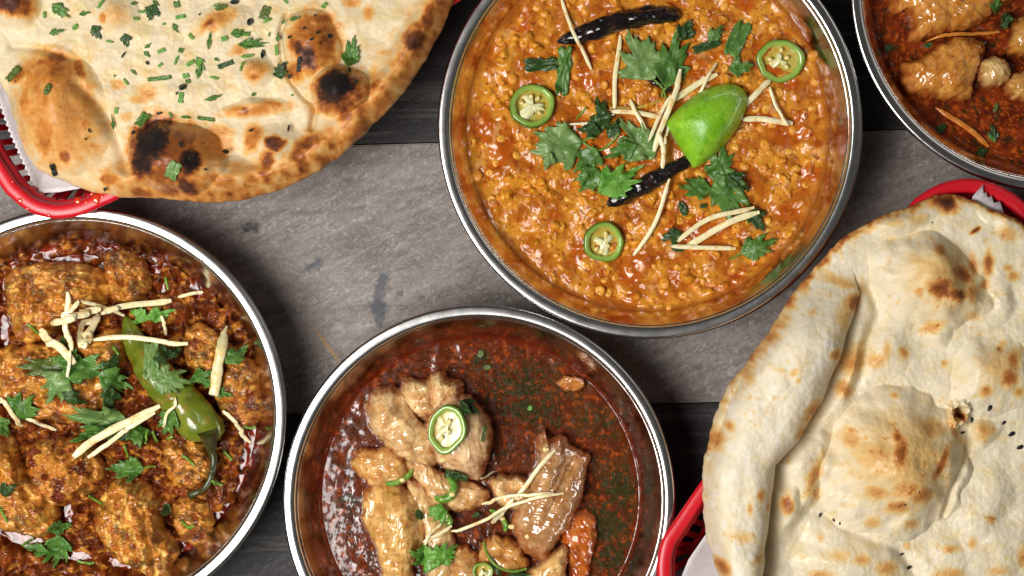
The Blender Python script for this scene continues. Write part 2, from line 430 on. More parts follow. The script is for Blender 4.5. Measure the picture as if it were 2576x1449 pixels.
MAT_DAL = food_mat('dal_gravy', rough_attr=True, spec=0.6, bumps=((700, .12, .0008, 3, 'n'),), var=((500, .13), (2600, .10)))
MAT_MASALA = food_mat('masala_gravy', rough_attr=True, spec=0.44, bumps=((600, .05, .001, 4, 'n'),), var=((250, .2), (1500, .08)))
MAT_BROTH = food_mat('oily_broth', rough_attr=True, spec=0.7, bumps=(), var=((900, .25),))

def dal_fn(px, py, T):
    wx = px + 9 * noise(px / 30, py / 30, 3); wy = py + 9 * noise(px / 30, py / 30, 5)
    big = fbm(px / 70, py / 70, 11, 3, .4)
    f1, f2, idv = worley(wx / 27, wy / 25, 21)
    lump = np.clip(1 - (f1 / .72) ** 2, 0, 1) ** 1.5 * sstep(.52, .62, idv)
    g1, g2, idg = worley(wx / 13 + 40, wy / 13, 22)
    grain = np.clip(1 - (g1 / .75) ** 2, 0, 1) ** 1.5 * sstep(.25, .4, idg)
    oil = fbm(px / 120 + 5, py / 90, 31, 4) * 0.9
    for (x, y, rx, ry, a_, s_) in C2([(1490, 640, 70, 160, 20, .7), (1560, 820, 80, 130, 30, .6), (960, 1110, 170, 45, 0, .8), (660, 640, 120, 60, 0, .5), (830, 620, 90, 70, 0, .4), (260, 640, 70, 110, 0, .35), (360, 1130, 110, 60, 30, .7), (560, 1130, 90, 70, 0, .7), (840, 1290, 130, 50, 10, .5), (1050, 1330, 160, 30, 0, .4), (400, 130, 60, 60, 0, .4), (1450, 80, 120, 60, 0, .35)]):
        oil = oil + s_ * np.clip(1.25 - ell(px, py, x, y, rx * S2, ry * S2, a_), 0, 1)
    om = sstep(.18, .55, oil)
    fine = fbm(px / 7, py / 7, 41, 3)
    clus = sstep(-.25, .35, fbm(px / 75, py / 75, 47, 2))
    z = 0.0308 + .0020 * big + lump * .0026 * (1 - .4 * om) * clus + grain * .0002 * (1 - .85 * om) * sstep(-.2, .4, noise(px / 60, py / 60, 43)) + fine * .00012 * (1 - .8 * om)
    z = z + om * (.0004 - .0006)
    z = z * (1 - sstep(.94, 1., T)) + .0312 * sstep(.94, 1., T)
    base = mixc(lin(174, 95, 24), lin(216, 146, 48), .5 + 1.1 * fbm(px / 62, py / 62, 51, 4))
    c = mixc(base, lin(228, 156, 40), lump * .8 * sstep(.55, .75, idv) * clus)
    c = mixc(c, lin(178, 82, 16), om * .75)
    c = mixc(c, lin(226, 168, 104), sstep(.4, .75, fbm(px / 35, py / 50, 61, 4)) * .6)
    c = mixc(c, lin(150, 62, 18), sstep(.36, .66, fbm(px / 16, py / 16, 71, 4)) * .75)
    c = mixc(c, lin(70, 34, 16), sstep(.52, .62, noise(px / 5.5, py / 5.5, 81)) * sstep(.0, .3, noise(px / 45, py / 45, 82)) * .8)
    c = mixc(c, lin(200, 50, 25), sstep(.62, .68, noise(px / 9, py / 9, 84)) * .7)
    c = mixc(c, lin(150, 80, 25), sstep(.955, .995, T) * .8)
    rough = .19 - .08 * om + .1 * np.clip(fbm(px / 20, py / 20, 91, 2), -1, 1) * .4
    return z, c, np.clip(rough, .09, .6)
food_surface('dal', 'lentil_dal', 'thick orange lentil dal filling the large steel bowl', 'dal', 0.0308, dal_fn, 270, 780, MAT_DAL)

def chick_fn(px, py, T):
    mound = fbm(px / 75, py / 75, 101, 3) * .0045 + .0046
    lumps = fbm(px / 30, py / 30, 111, 3, .42) * .0036 + fbm(px / 10, py / 10, 121, 2) * .00022
    f1, f2, idv = worley(px / 22 + .4 * noise(px / 20, py / 20, 7), py / 22, 131)
    lumps = lumps + .002 * np.clip(1 - (f1 / .72) ** 2, 0, 1) ** 1.4 * sstep(.3, .5, idv)
    pool = np.zeros_like(px)
    for (x, y, rx, ry, a_, s_) in C4([(968, 1010, 44, 150, 12, 1.1), (890, 1245, 100, 56, -35, 1.2), (760, 1365, 110, 50, -30, 1.15), (240, 1375, 120, 26, 14, .85), (60, 1310, 110, 30, 25, 1.0), (280, 232, 80, 14, -3, 1.1), (5, 510, 26, 60, 0, .7), (0, 350, 14, 50, 0, .8), (520, 1400, 110, 50, 0, .8), (1000, 900, 24, 60, 10, 1), (240, 1215, 30, 50, 0, .8), (560, 220, 50, 18, 10, .5)]):
        pool = np.maximum(pool, s_ * np.clip(1.6 - ell(px, py, x, y, rx * S4, ry * S4, a_), 0, 1))
    pm = sstep(.25, .75, pool + .25 * fbm(px / 30, py / 30, 141, 3))
    z = .0232 + mound + lumps - pm * .0105
    topd = sstep(830, 600, py) * .0045
    z = z - topd
    lvl = .0232 - .0004
    flat = sstep(.0006, -.0002, z - lvl)
    z = np.maximum(z, lvl + .00030 * fbm(px / 34, py / 34, 3, 2))
    base = mixc(lin(88, 38, 14), lin(136, 66, 22), .5 + .9 * fbm(px / 45, py / 45, 151, 3))
    c = mixc(base, lin(78, 30, 12), sstep(.05, .45, fbm(px / 24, py / 24, 161, 3)) * .85)
    c = mixc(c, lin(222, 150, 58), sstep(.18, .55, fbm(px / 32, py / 20, 171, 3)) * .55)
    c = mixc(c, lin(34, 22, 12), sstep(.5, .62, noise(px / 6, py / 6, 181)) * sstep(.0, .25, noise(px / 50, py / 50, 182)) * .85)
    pc = mixc(lin(70, 20, 6), lin(128, 38, 10), .5 + fbm(px / 40, py / 40, 191, 2))
    c = mixc(c, pc, flat)
    rough = np.where(flat > .5, .07, .18 + .1 * noise(px / 15, py / 15, 5))
    return z, c, np.clip(rough, .04, .6)
food_surface('chicken', 'chicken_gravy', 'rust brown masala gravy with oil pools around the chicken pieces', 'gravy', 0.030, chick_fn, 270, 780, MAT_MASALA)

def paya_fn(px, py, T):
    calm = sstep(930, 850, px + 60 * noise(px / 60, py / 60, 3)) * sstep(960, 1100, py)
    froth = fbm(px / 5.2, py / 5.2, 201, 3) * (.000065 - .000055 * calm)
    froth = froth * (.15 + .85 * sstep(-.15, .35, fbm(px / 70, py / 70, 205, 2))) * (1 - .25 * sstep(1150, 1400, px))
    ring = sstep(1.0, .95, T + .02 * noise(px / 25, py / 25, 9))
    z = .0270 + froth * ring + (.00026 - .00018 * calm) * fbm(px / 34, py / 34, 211, 2) * ring * (.3 + .7 * sstep(-.2, .3, noise(px / 90, py / 90, 213))) + .0012 * sstep(.98, 1, T)
    base = mixc(lin(96, 38, 11), lin(70, 32, 11), .5 + fbm(px / 50, py / 50, 221, 3))
    c = mixc(base, lin(78, 48, 20), sstep(1200, 1450, px) * .75 * sstep(-.3, .3, fbm(px / 60, py / 60, 222, 3)))
    c = mixc(c, lin(146, 64, 18), sstep(.25, .6, fbm(px / 18, py / 18, 231, 4)) * .8)
    gm = 0 * px
    for (x, y, rx, ry, s_) in C5([(1250, 470, 220, 130, .8), (1300, 590, 160, 90, .9), (1060, 340, 70, 80, .7), (1780, 1000, 110, 130, 1), (1700, 1180, 120, 120, 1.1), (1750, 1350, 120, 100, .9), (370, 1050, 70, 50, .7), (1430, 650, 60, 50, .8), (1700, 640, 150, 120, .5), (1150, 820, 80, 80, .4)]):
        gm = np.maximum(gm, s_ * np.clip(1.3 - ell(px, py, x, y, rx * S5, ry * S5), 0, 1))
    c = mixc(c, lin(44, 48, 20), sstep(.35, .75, gm * 1.1 + .8 * fbm(px / 14, py / 14, 241, 4) - .1) * .85)
    c = mixc(c, lin(18, 20, 14), sstep(.45, .6, noise(px / 6, py / 6, 251)) * sstep(.25, .6, gm) * .8)
    c = mixc(c, lin(176, 74, 22), sstep(.6, .72, noise(px / 5, py / 5, 261)) * .7)
    c = mixc(c, lin(92, 26, 8), (1 - ring) * .9)
    sol = sstep(-.1, .22, fbm(px / 13, py / 13, 271, 4, .65) + .05 - .30 * calm + .10 * sstep(1150, 1400, px))
    rough = .07 + .33 * sol * ring
    return z, c, rough
food_surface('paya', 'trotter_stew_broth', 'dark red oily broth speckled with herbs around the trotter pieces', 'broth', 0.027, paya_fn, 230, 700, MAT_BROTH)

def stew_fn(px, py, T):
    froth = fbm(px / 7, py / 7, 301, 3) * .00011
    z = .0308 + froth + .0004 * fbm(px / 45, py / 45, 311, 2) + .0012 * sstep(.98, 1, T)
    base = mixc(lin(128, 50, 14), lin(88, 30, 10), .5 + fbm(px / 45, py / 45, 321, 3))
    c = mixc(base, lin(176, 82, 24), sstep(.2, .55, fbm(px / 20, py / 14, 331, 4)) * .7)
    c = mixc(c, lin(40, 40, 16), sstep(.3, .6, fbm(px / 26, py / 26, 341, 4)) * .8)
    c = mixc(c, lin(204, 96, 30), sstep(.56, .66, noise(px / 6, py / 6, 361)) * .8)
    return z, c, .1 + .35 * sstep(-.1, .2, fbm(px / 11, py / 11, 371, 4, .6))
food_surface('stew', 'brown_stew_broth', 'brown orange broth with herb flecks in the corner bowl', 'broth', 0.0308, stew_fn, 160, 440, MAT_BROTH)

# ------------------------------------------------------------------ solid pieces: closed irregular lumps from a plan outline
def blob(name, label, cat, pts, zb, h, mat, colfn, group=None, nr=34, na=130, pq=(3.2, .5), amp=.0012, nscale=26, lat=.0008, seed=1, feats=(), tilt=(0, 0), edge_noise=.03, parent=None, sink=.004, rough=None):
    if mat is MAT_TROTTER:
        pc_ = np.mean([q[:2] for q in pts], 0); pts = [(pc_[0] + (q[0] - pc_[0]) * 1.11, pc_[1] + (q[1] - pc_[1]) * 1.11) for q in pts]
        nscale = nscale * 1.6; lat = .0006; edge_noise = .06
    out = smooth_closed(pts, na)
    if mat is MAT_CHICKEN: h = h * 1.05
    zr = zb + h * .5
    ox, oy = P(out[:, 0], out[:, 1], zr)
    cx, cy = ox.mean(), oy.mean()
    th = np.arange(na) * 2 * math.pi / na
    k = 1 + edge_noise * (noise(np.cos(th) * 3 + seed, np.sin(th) * 3, seed) + .5 * noise(np.cos(th) * 8 + seed, np.sin(th) * 8, seed + 3))
    ox = (ox - cx) * k; oy = (oy - cy) * k
    t = np.linspace(.01, 1, nr) ** .8
    zc_ = np.fft.fft(ox + 1j * oy); fr = np.fft.fftfreq(na, 1 / na); zc_[np.abs(fr) > 2] = 0; lo = np.fft.ifft(zc_) * .92
    w_ = t[:, None] ** 2
    X = t[:, None] * (ox[None] * w_ + lo.real[None] * (1 - w_)); Y = t[:, None] * (oy[None] * w_ + lo.imag[None] * (1 - w_)); T = np.repeat(t[:, None], na, 1)
    px, py = to_layout(X + cx, Y + cy, zr)
    Z = h * np.clip(1 - T ** pq[0], 0, 1) ** pq[1]
    fade = np.clip(1 - T ** 8, 0, 1)
    for (fx, fy, rx, ry, ang, fh) in feats:
        d = ell(px, py, fx, fy, rx, ry, ang)
        Z = Z + fh * (np.sqrt(np.clip(1 - d * d, 0, 1)) if fh > 0 else np.exp(-d * d * 2)) * fade
    n1 = fbm(px / nscale, py / nscale, seed * 13 + 1, 3 if mat is MAT_CHICKEN else 2, .4)
    Z = Z + amp * n1 * fade + (tilt[0] * X + tilt[1] * Y) * fade
    if mat is MAT_CHICKEN:
        Z = Z + fade * (.0036 * fbm(px / 52, py / 52, seed * 13 + 31, 2) + .0016 * (.4 - np.abs(fbm(px / 30, py / 18, seed * 13 + 33, 3))) * 1.5)
    if mat is MAT_TROTTER:
        fa = seed * 1.7; fu = px * math.cos(fa) + py * math.sin(fa); fv = -px * math.sin(fa) + py * math.cos(fa)
        Z = Z + fade * (.0004 * fbm(fu / 50, fv / 10, seed + 77, 3) + .0003 * fbm(px / 26, py / 26, seed + 81, 2) * sstep(-.1, .3, noise(px / 55, py / 55, seed + 83)) + .0014 * (.3 - np.abs(noise(px / 60, py / 60, seed + 79))))
    X = X + lat * fbm(px / 22, py / 22, seed * 13 + 5, 3) * np.minimum(1, T * 2); Y = Y + lat * fbm(px / 22, py / 22, seed * 13 + 9, 3) * np.minimum(1, T * 2)
    V = np.stack([X, Y, Z], -1).reshape(-1, 3); n = len(V)
    V = np.vstack([V, [[0, 0, Z[0].mean()]]])
    tb = np.array([.97, .75, .35]); zz = np.array([-sink * .4, -sink * .9, -sink])
    B = np.stack([tb[:, None] * X[-1][None], tb[:, None] * Y[-1][None], np.repeat(zz[:, None], na, 1)], -1).reshape(-1, 3)
    base = len(V); V = np.vstack([V, B, [[0, 0, -sink]]])
    F = [ring_faces(nr, na), fan(n, 0, na)]
    j = np.arange(na); top = (nr - 1) * na
    F.append(np.stack([top + j, base + j, base + (j + 1) % na, top + (j + 1) % na], -1))
    F.append(ring_faces(3, na, base)); F.append(fan(len(V) - 1, base + 2 * na, na, True))
    col = colfn(px, py, T, n1).reshape(-1, 3)
    col = np.vstack([col, col[:na].mean(0)[None], np.tile(col[top:top + na], (3, 1)), col[:1]])
    me = mesh_np(name, V, F, col)
    px0, py0, pz0 = (0, 0, 0)
    o = link(name, me, mat, loc=(cx, cy, zb))
    if parent is not None:
        o.parent = parent; o.location = Vector((cx, cy, zb)) - parent.location
    else: tag(o, label, cat, group)
    W = V[:n + 1].copy(); W[:, 0] += cx; W[:, 1] += cy; W[:, 2] += zb; hm_add(W)
    return o

MAT_CHICKEN = food_mat('masala_chicken', rough=.3, coat=.7, coat_rough=.12, bumps=((400, .05, .0012, 3, 'n'),), var=((250, .14), (1600, .07)))
MAT_TROTTER = food_mat('gelatinous_meat', rough=.2, coat=1.0, coat_rough=.06, sss=.45, sss_r=(.006, .004, .002), bumps=((700, .05, .0010, 3, 'n'),), var=((250, .12), (1500, .08)))

def chick_col(fib=0.0, dark=.5, pale=.4, seed=0):
    def f(px, py, T, n1):
        c_, s_ = math.cos(R_(fib)), math.sin(R_(fib)); u = px * c_ + py * s_; v = -px * s_ + py * c_
        c = mixc(lin(208, 140, 50), lin(178, 104, 36), .5 + .8 * fbm(px / 34, py / 34, seed + 1, 3))
        c = mixc(c, lin(238, 186, 92), sstep(.0, .45, fbm(u / 44, v / 16, seed + 2, 2)) * pale)
        c = mixc(c, lin(112, 46, 16), sstep(.0, .45, fbm(px / 34, py / 34, seed + 3, 2)) * dark)
        c = mixc(c, lin(58, 30, 14), sstep(.22, .5, fbm(px / 40, py / 40, seed + 8, 3)) * .6)
        c = mixc(c, lin(150, 44, 18), sstep(.4, .7, fbm(px / 18, py / 15, seed + 6, 3)) * .6)
        c = mixc(c, lin(36, 22, 12), sstep(.52, .64, noise(px / 6, py / 6, seed + 4)) * sstep(.05, .35, noise(px / 40, py / 40, seed + 5)) * .85)
        return c
    return f
G_CH = 'chicken pieces in the masala'
blob('chicken_piece', 'large golden chicken piece at the upper left of the left bowl', 'chicken', C4([(18, 300), (80, 268), (200, 250), (330, 262), (402, 305), (415, 390), (370, 430), (280, 450), (230, 500), (150, 555), (60, 565), (25, 480), (8, 380)]), .026, .017, MAT_CHICKEN, chick_col(-15, .45, .7, 11), G_CH, seed=3, amp=.0018, feats=[(*C4([(250, 350)])[0], 115, 22, -12, .004), (*C4([(330, 395)])[0], 50, 28, 10, .004), (*C4([(235, 385)])[0], 60, 12, -10, -.004), (*C4([(70, 420)])[0], 25, 80, 10, .004)], nr=60, na=220)
blob('chicken_piece', 'small chicken leg joint with a hollow bone end near the top rim', 'chicken', C4([(392, 225), (470, 208), (550, 262), (565, 370), (510, 415), (430, 405), (400, 330)]), .026, .014, MAT_CHICKEN, chick_col(40, .6, .4, 21), G_CH, seed=4, amp=.002, feats=[(*C4([(480, 330)])[0], 32, 30, 0, .004), (*C4([(480, 335)])[0], 16, 15, 0, -.007)], nr=50, na=180)
blob('chicken_piece', 'chicken piece under the tall pale ginger sliver at the right', 'chicken', C4([(695, 520), (770, 490), (860, 560), (975, 640), (1000, 700), (940, 790), (840, 805), (760, 690), (700, 640)]), .027, .015, MAT_CHICKEN, chick_col(30, .6, .6, 31), G_CH, seed=5, amp=.0022, nr=56, na=200, feats=[(*C4([(740, 580)])[0], 30, 60, -20, .003), (*C4([(930, 670)])[0], 45, 40, 0, .004), (*C4([(830, 690)])[0], 25, 60, 20, -.005)])
blob('chicken_piece', 'broad chicken piece beneath the cilantro heap in the left bowl', 'chicken', C4([(-30, 590), (90, 565), (210, 570), (330, 540), (450, 500), (475, 600), (450, 740), (380, 860), (270, 870), (140, 860), (20, 830), (-50, 700)]), .026, .015, MAT_CHICKEN, chick_col(20, .6, .5, 41), G_CH, seed=6, amp=.0025, nr=64, na=220, feats=[(*C4([(90, 610)])[0], 60, 35, 0, .003), (*C4([(420, 560)])[0], 50, 70, 0, .003), (*C4([(330, 750)])[0], 60, 60, 0, .003)])
blob('chicken_piece', 'dark spice crusted chicken piece below the long ginger sliver', 'chicken', C4([(100, 960), (200, 925), (320, 930), (385, 1010), (375, 1110), (300, 1160), (210, 1195), (150, 1170), (95, 1080)]), .027, .016, MAT_CHICKEN, chick_col(60, 1.0, .3, 51), G_CH, seed=7, amp=.0022, nr=56, na=200)
blob('chicken_piece', 'chicken drumstick with a knobby bone end at the left edge', 'chicken', C4([(-40, 900), (40, 920), (90, 1040), (140, 1100), (210, 1180), (220, 1260), (160, 1310), (70, 1300), (-30, 1260), (-60, 1080)]), .027, .016, MAT_CHICKEN, chick_col(70, .35, .9, 61), G_CH, seed=8, amp=.0016, nr=56, na=200, feats=[(*C4([(120, 1215)])[0], 40, 34, 0, .005), (*C4([(30, 1010)])[0], 18, 110, -25, .004)])
blob('chicken_piece', 'shredded golden chicken piece at the bottom of the left bowl', 'chicken', C4([(365, 1170), (430, 1090), (530, 1085), (600, 1150), (620, 1260), (670, 1340), (650, 1430), (580, 1470), (520, 1440), (430, 1390), (355, 1270)]), .027, .016, MAT_CHICKEN, chick_col(80, .35, 1.0, 71), G_CH, seed=9, amp=.0026, nr=60, na=220, feats=[(*C4([(540, 1340)])[0], 26, 110, -10, .005), (*C4([(610, 1310)])[0], 28, 60, -10, .004), (*C4([(580, 1310)])[0], 8, 60, -10, -.006), (*C4([(470, 1230)])[0], 60, 60, 0, .002)])
blob('chicken_piece', 'small chicken chunk standing in the oil pool at lower right', 'chicken', C4([(640, 1170), (720, 1140), (800, 1190), (805, 1290), (750, 1340), (690, 1310), (650, 1240)]), .026, .011, MAT_CHICKEN, chick_col(10, .8, .4, 81), G_CH, seed=10, amp=.002, nr=44, na=160)
blob('chicken_piece', 'peppery chicken chunk beside the green chilli stem', 'chicken', C4([(630, 930), (720, 910), (800, 960), (820, 1040), (770, 1110), (680, 1120), (620, 1040)]), .027, .012, MAT_CHICKEN, chick_col(-30, .8, .4, 91), G_CH, seed=12, amp=.002, nr=44, na=160)
blob('chicken_piece', 'reddish chicken chunk against the right wall of the left bowl', 'chicken', C4([(820, 790), (900, 760), (990, 740), (1010, 820), (960, 880), (880, 870)]), .026, .012, MAT_CHICKEN, chick_col(0, .9, .4, 95), G_CH, seed=13, amp=.002, nr=40, na=140)

def trot_col(base=(242, 206, 150), seed=0, brown=.4, stain=(208, 140, 66)):
    def f(px, py, T, n1):
        c = mixc(lin(*base), lin(base[0] - 34, base[1] - 42, base[2] - 44), .5 + .9 * fbm(px / 34, py / 34, seed + 1, 3))
        c = mixc(c, lin(*stain), sstep(.05, .5, fbm(px / 22, py / 22, seed + 2, 4)) * brown)
        c = mixc(c, lin(150, 66, 20), sstep(.78, 1.0, T + .12 * fbm(px / 18, py / 18, seed + 8, 2)) * .8)
        c = mixc(c, lin(150, 92, 44), sstep(.45, .7, fbm(px / 9, py / 9, seed + 3, 3)) * .5)
        return c
    return f
G_PA = 'trotter pieces in the dark stew'
def p5(*a): return C5(list(a))
blob('trotter_piece', 'cauliflower-like knuckle of gristle behind the chilli-topped bone', 'meat', C5([(640, 500), (690, 430), (760, 440), (800, 410), (860, 400), (890, 435), (945, 450), (955, 500), (900, 530), (850, 600), (760, 640), (690, 600)]), .029, .012, MAT_TROTTER, trot_col(seed=401), G_PA, seed=21, amp=.0014, nr=50, na=200, feats=[(*p5((720, 480))[0], 32, 28, 0, .004), (*p5((850, 440))[0], 24, 24, 0, .004), (*p5((910, 480))[0], 20, 20, 0, .003), (*p5((750, 590))[0], 32, 20, 0, .003), (*p5((800, 500))[0], 8, 40, 0, -.004)])
blob('trotter_piece', 'pale curved joint left of the big chilli slice', 'meat', C5([(468, 610), (482, 528), (552, 486), (640, 496), (680, 560), (730, 640), (810, 690), (840, 780), (800, 865), (710, 870), (600, 800), (505, 715)]), .029, .017, MAT_TROTTER, trot_col(seed=411), G_PA, seed=22, amp=.0014, nr=56, na=200, feats=[(*p5((545, 580))[0], 36, 60, 10, .003), (*p5((640, 720))[0], 40, 40, 0, .002), (*p5((645, 560))[0], 14, 40, 0, -.003)])
blob('trotter_piece', 'smooth cut trotter bone under the biggest chilli slice', 'meat', C5([(770, 700), (820, 600), (880, 540), (960, 525), (1050, 590), (1098, 680), (1100, 780), (1060, 900), (1000, 935), (900, 900), (810, 820)]), .030, .020, MAT_TROTTER, trot_col((244, 208, 160), seed=421, brown=.25), G_PA, seed=23, amp=.0008, nscale=40, nr=56, na=200, pq=(3.4, .5), tilt=(-.05, .08))
blob('trotter_piece', 'lumpy gristle piece at the far left of the trotters', 'meat', C5([(390, 850), (430, 795), (520, 800), (580, 780), (640, 830), (670, 900), (660, 960), (560, 1000), (470, 960), (410, 910)]), .029, .010, MAT_TROTTER, trot_col((236, 188, 120), seed=431, brown=.6), G_PA, seed=24, amp=.0018, nr=44, na=170)
blob('trotter_piece', 'long glossy trotter strip with a pale wet patch at lower left', 'meat', C5([(450, 1080), (480, 1000), (560, 970), (640, 1000), (720, 1060), (760, 1180), (740, 1300), (700, 1400), (690, 1500), (560, 1500), (530, 1380), (500, 1280), (450, 1180)]), .028, .014, MAT_TROTTER, trot_col((240, 196, 124), seed=441, brown=.6), G_PA, seed=25, amp=.0012, nr=60, na=220, feats=[(*p5((640, 1200))[0], 44, 90, -8, .005), (*p5((500, 1110))[0], 34, 70, 0, -.003)])
blob('trotter_piece', 'brown skin flap lying right of the ginger sticks', 'meat', C5([(1330, 900), (1350, 770), (1385, 710), (1410, 760), (1470, 745), (1520, 800), (1600, 835), (1590, 930), (1560, 1060), (1500, 1180), (1430, 1280), (1380, 1350), (1270, 1280), (1230, 1160), (1270, 1030)]), .030, .013, MAT_TROTTER, trot_col((204, 158, 108), seed=451, brown=.5, stain=(150, 100, 58)), G_PA, seed=26, amp=.001, nscale=45, nr=60, na=220, feats=[(*p5((1400, 870))[0], 34, 90, 20, .005), (*p5((1480, 960))[0], 12, 110, 25, -.004), (*p5((1420, 1150))[0], 50, 110, 25, .002)])
blob('trotter_piece', 'hollow pale bone end under the crossing ginger sticks', 'meat', C5([(1110, 950), (1180, 935), (1290, 950), (1330, 1000), (1310, 1070), (1220, 1110), (1150, 1070), (1115, 1010)]), .030, .013, MAT_TROTTER, trot_col((242, 204, 146), seed=461), G_PA, seed=27, amp=.001, nr=40, na=160, feats=[(*p5((1210, 990))[0], 34, 16, 5, -.006)])
blob('trotter_piece', 'small crumbly gristle bit in the middle of the stew', 'meat', C5([(780, 900), (860, 920), (960, 950), (1070, 1000), (1080, 1060), (980, 1110), (880, 1100), (850, 1040), (800, 1000)]), .028, .008, MAT_TROTTER, trot_col((240, 198, 140), seed=471), G_PA, seed=28, amp=.002, nr=44, na=160)
blob('trotter_piece', 'long pale tendon sloping down beside the glossy strip', 'meat', C5([(670, 960), (760, 990), (850, 1110), (905, 1230), (915, 1400), (910, 1520), (790, 1520), (770, 1360), (770, 1230), (710, 1090)]), .027, .010, MAT_TROTTER, trot_col((242, 206, 150), seed=481, brown=.2), G_PA, seed=29, amp=.0008, nr=44, na=180)
blob('trotter_piece', 'curled gristle loop at the bottom middle of the stew bowl', 'meat', C5([(1060, 1300), (1120, 1255), (1220, 1275), (1280, 1340), (1290, 1400), (1200, 1430), (1110, 1440), (1050, 1380)]), .029, .010, MAT_TROTTER, trot_col((222, 168, 98), seed=491, brown=.6), G_PA, seed=30, amp=.0014, nr=44, na=160, feats=[(*p5((1180, 1340))[0], 36, 16, 25, -.005)])
blob('trotter_piece', 'pale wedge of split bone at the bottom right of the stew', 'meat', C5([(1290, 1440), (1370, 1385), (1470, 1300), (1505, 1330), (1490, 1440), (1480, 1520), (1320, 1520)]), .029, .014, MAT_TROTTER, trot_col((246, 206, 140), seed=501, brown=.2), G_PA, seed=31, amp=.0006, nr=44, na=160, pq=(4, .5))
blob('trotter_piece', 'orange stained fat lump by the right wall of the stew bowl', 'meat', C5([(1470, 1230), (1500, 1150), (1570, 1120), (1640, 1160), (1650, 1260), (1620, 1380), (1600, 1480), (1530, 1490), (1500, 1380)]), .0275, .006, MAT_TROTTER, trot_col((206, 120, 46), seed=511, brown=.8, stain=(180, 78, 20)), G_PA, seed=32, amp=.0014, nr=44, na=160)
blob('trotter_piece', 'tiny fat bit floating alone near the upper right of the stew', 'meat', C5([(1455, 440), (1500, 420), (1560, 425), (1590, 460), (1540, 495), (1480, 480)]), .0285, .004, MAT_TROTTER, trot_col((214, 150, 84), seed=521, brown=.6), G_PA, seed=33, amp=.001, nr=24, na=90)
blob('trotter_piece', 'stringy pale piece bridging the curved joint and the stew middle', 'meat', C5([(680, 820), (770, 850), (870, 940), (920, 1040), (890, 1110), (820, 1085), (740, 970), (670, 900)]), .028, .009, MAT_TROTTER, trot_col((236, 196, 138), seed=531, brown=.4), G_PA, seed=34, amp=.001, nr=44, na=160)
blob('trotter_piece', 'brownish bone stub between the bottom leaves and bottom chilli slice', 'meat', C5([(910, 1330), (980, 1300), (1040, 1360), (1060, 1450), (1050, 1530), (910, 1530)]), .028, .009, MAT_TROTTER, trot_col((214, 168, 110), seed=541, brown=.5), G_PA, seed=35, amp=.001, nr=40, na=140)
G_ST = 'meat pieces in the corner stew'
blob('stew_meat', 'large tan meat piece cut off by the top edge in the corner bowl', 'meat', C3([(540, -60), (570, 30), (610, 95), (690, 70), (705, 180), (710, 275), (770, 290), (900, 235), (1100, 195), (1250, 125), (1300, 50), (1400, 0), (1420, -200), (560, -220)]), .032, .014, MAT_TROTTER, trot_col((228, 162, 78), seed=601, brown=.6), G_ST, seed=41, amp=.0014, nr=50, na=190, pq=(4, .5))
blob('stew_meat', 'tan meat chunk in the middle of the corner bowl', 'meat', C3([(655, 490), (790, 435), (940, 320), (1080, 285), (1215, 315), (1225, 420), (1160, 560), (1120, 715), (1000, 725), (850, 700), (700, 650)]), .032, .013, MAT_TROTTER, trot_col((228, 162, 78), seed=611, brown=.6), G_ST, seed=42, amp=.0012, nr=50, na=190, pq=(3.2, .5))
blob('stew_meat', 'cream round cartilage knob beside the tan chunk', 'meat', C3([(1200, 560), (1210, 460), (1290, 420), (1380, 440), (1425, 510), (1400, 600), (1320, 640), (1250, 630)]), .032, .012, MAT_TROTTER, trot_col((232, 196, 132), seed=621, brown=.2), G_ST, seed=43, amp=.0006, nr=34, na=120)
blob('stew_meat', 'pale meat bit at the right edge beside the cartilage knob', 'meat', C3([(1405, 640), (1430, 570), (1520, 530), (1640, 540), (1660, 700), (1560, 745), (1450, 715)]), .032, .009, MAT_TROTTER, trot_col((226, 182, 110), seed=631, brown=.3), G_ST, seed=44, amp=.0012, nr=34, na=120)
blob('stew_meat', 'yellowish meat bit at the right edge above the cartilage knob', 'meat', C3([(1430, 380), (1450, 250), (1500, 140), (1640, 120), (1680, 300), (1600, 400), (1500, 400)]), .032, .010, MAT_TROTTER, trot_col((218, 166, 88), seed=641, brown=.4), G_ST, seed=45, amp=.0014, nr=34, na=120)

# half-sunk lentils in the dal
MAT_LENTIL = food_mat('lentil', rough=.28, coat=.3, coat_rough=.1, bumps=((900, .25, .0006, 3, 'n'),), var=((700, .12),), sss=.15)
rng = random.Random(5)
def lentil_mesh(seed):
    n, m = 18, 9
    a = np.arange(n) * 2 * math.pi / n; t = np.linspace(.06, math.pi - .06, m)
    X = np.sin(t)[:, None] * np.cos(a)[None]; Y = np.sin(t)[:, None] * np.sin(a)[None] * .84; Z = np.repeat(np.cos(t)[:, None], n, 1) * .52
    k = 1 + .10 * noise(X * 1.6 + seed, Y * 1.6 + Z, seed); X, Y, Z = X * k, Y * k, Z * k
    Z = Z - .16 * np.exp(-(X / .13) ** 2) * (Z > 0) * (seed % 3 == 0)
    V = np.vstack([np.stack([X, Y, Z], -1).reshape(-1, 3), [[0, 0, Z[0].mean()], [0, 0, Z[-1].mean()]]])
    base = [(234, 166, 48), (228, 156, 44), (240, 178, 62), (224, 150, 44)][seed % 4]
    col = mixc(lin(*base), lin(222, 142, 40), .4 + fbm(V[:, 0] * 2 + seed, V[:, 1] * 2, seed, 2))
    return mesh_np('lentil', V, [ring_faces(m, n), fan(m * n, 0, n, True), fan(m * n + 1, (m - 1) * n, n)], col)
lm = [lentil_mesh(s) for s in range(8)]
bx, by, BR, bcx, bcy = BOWLS['dal']
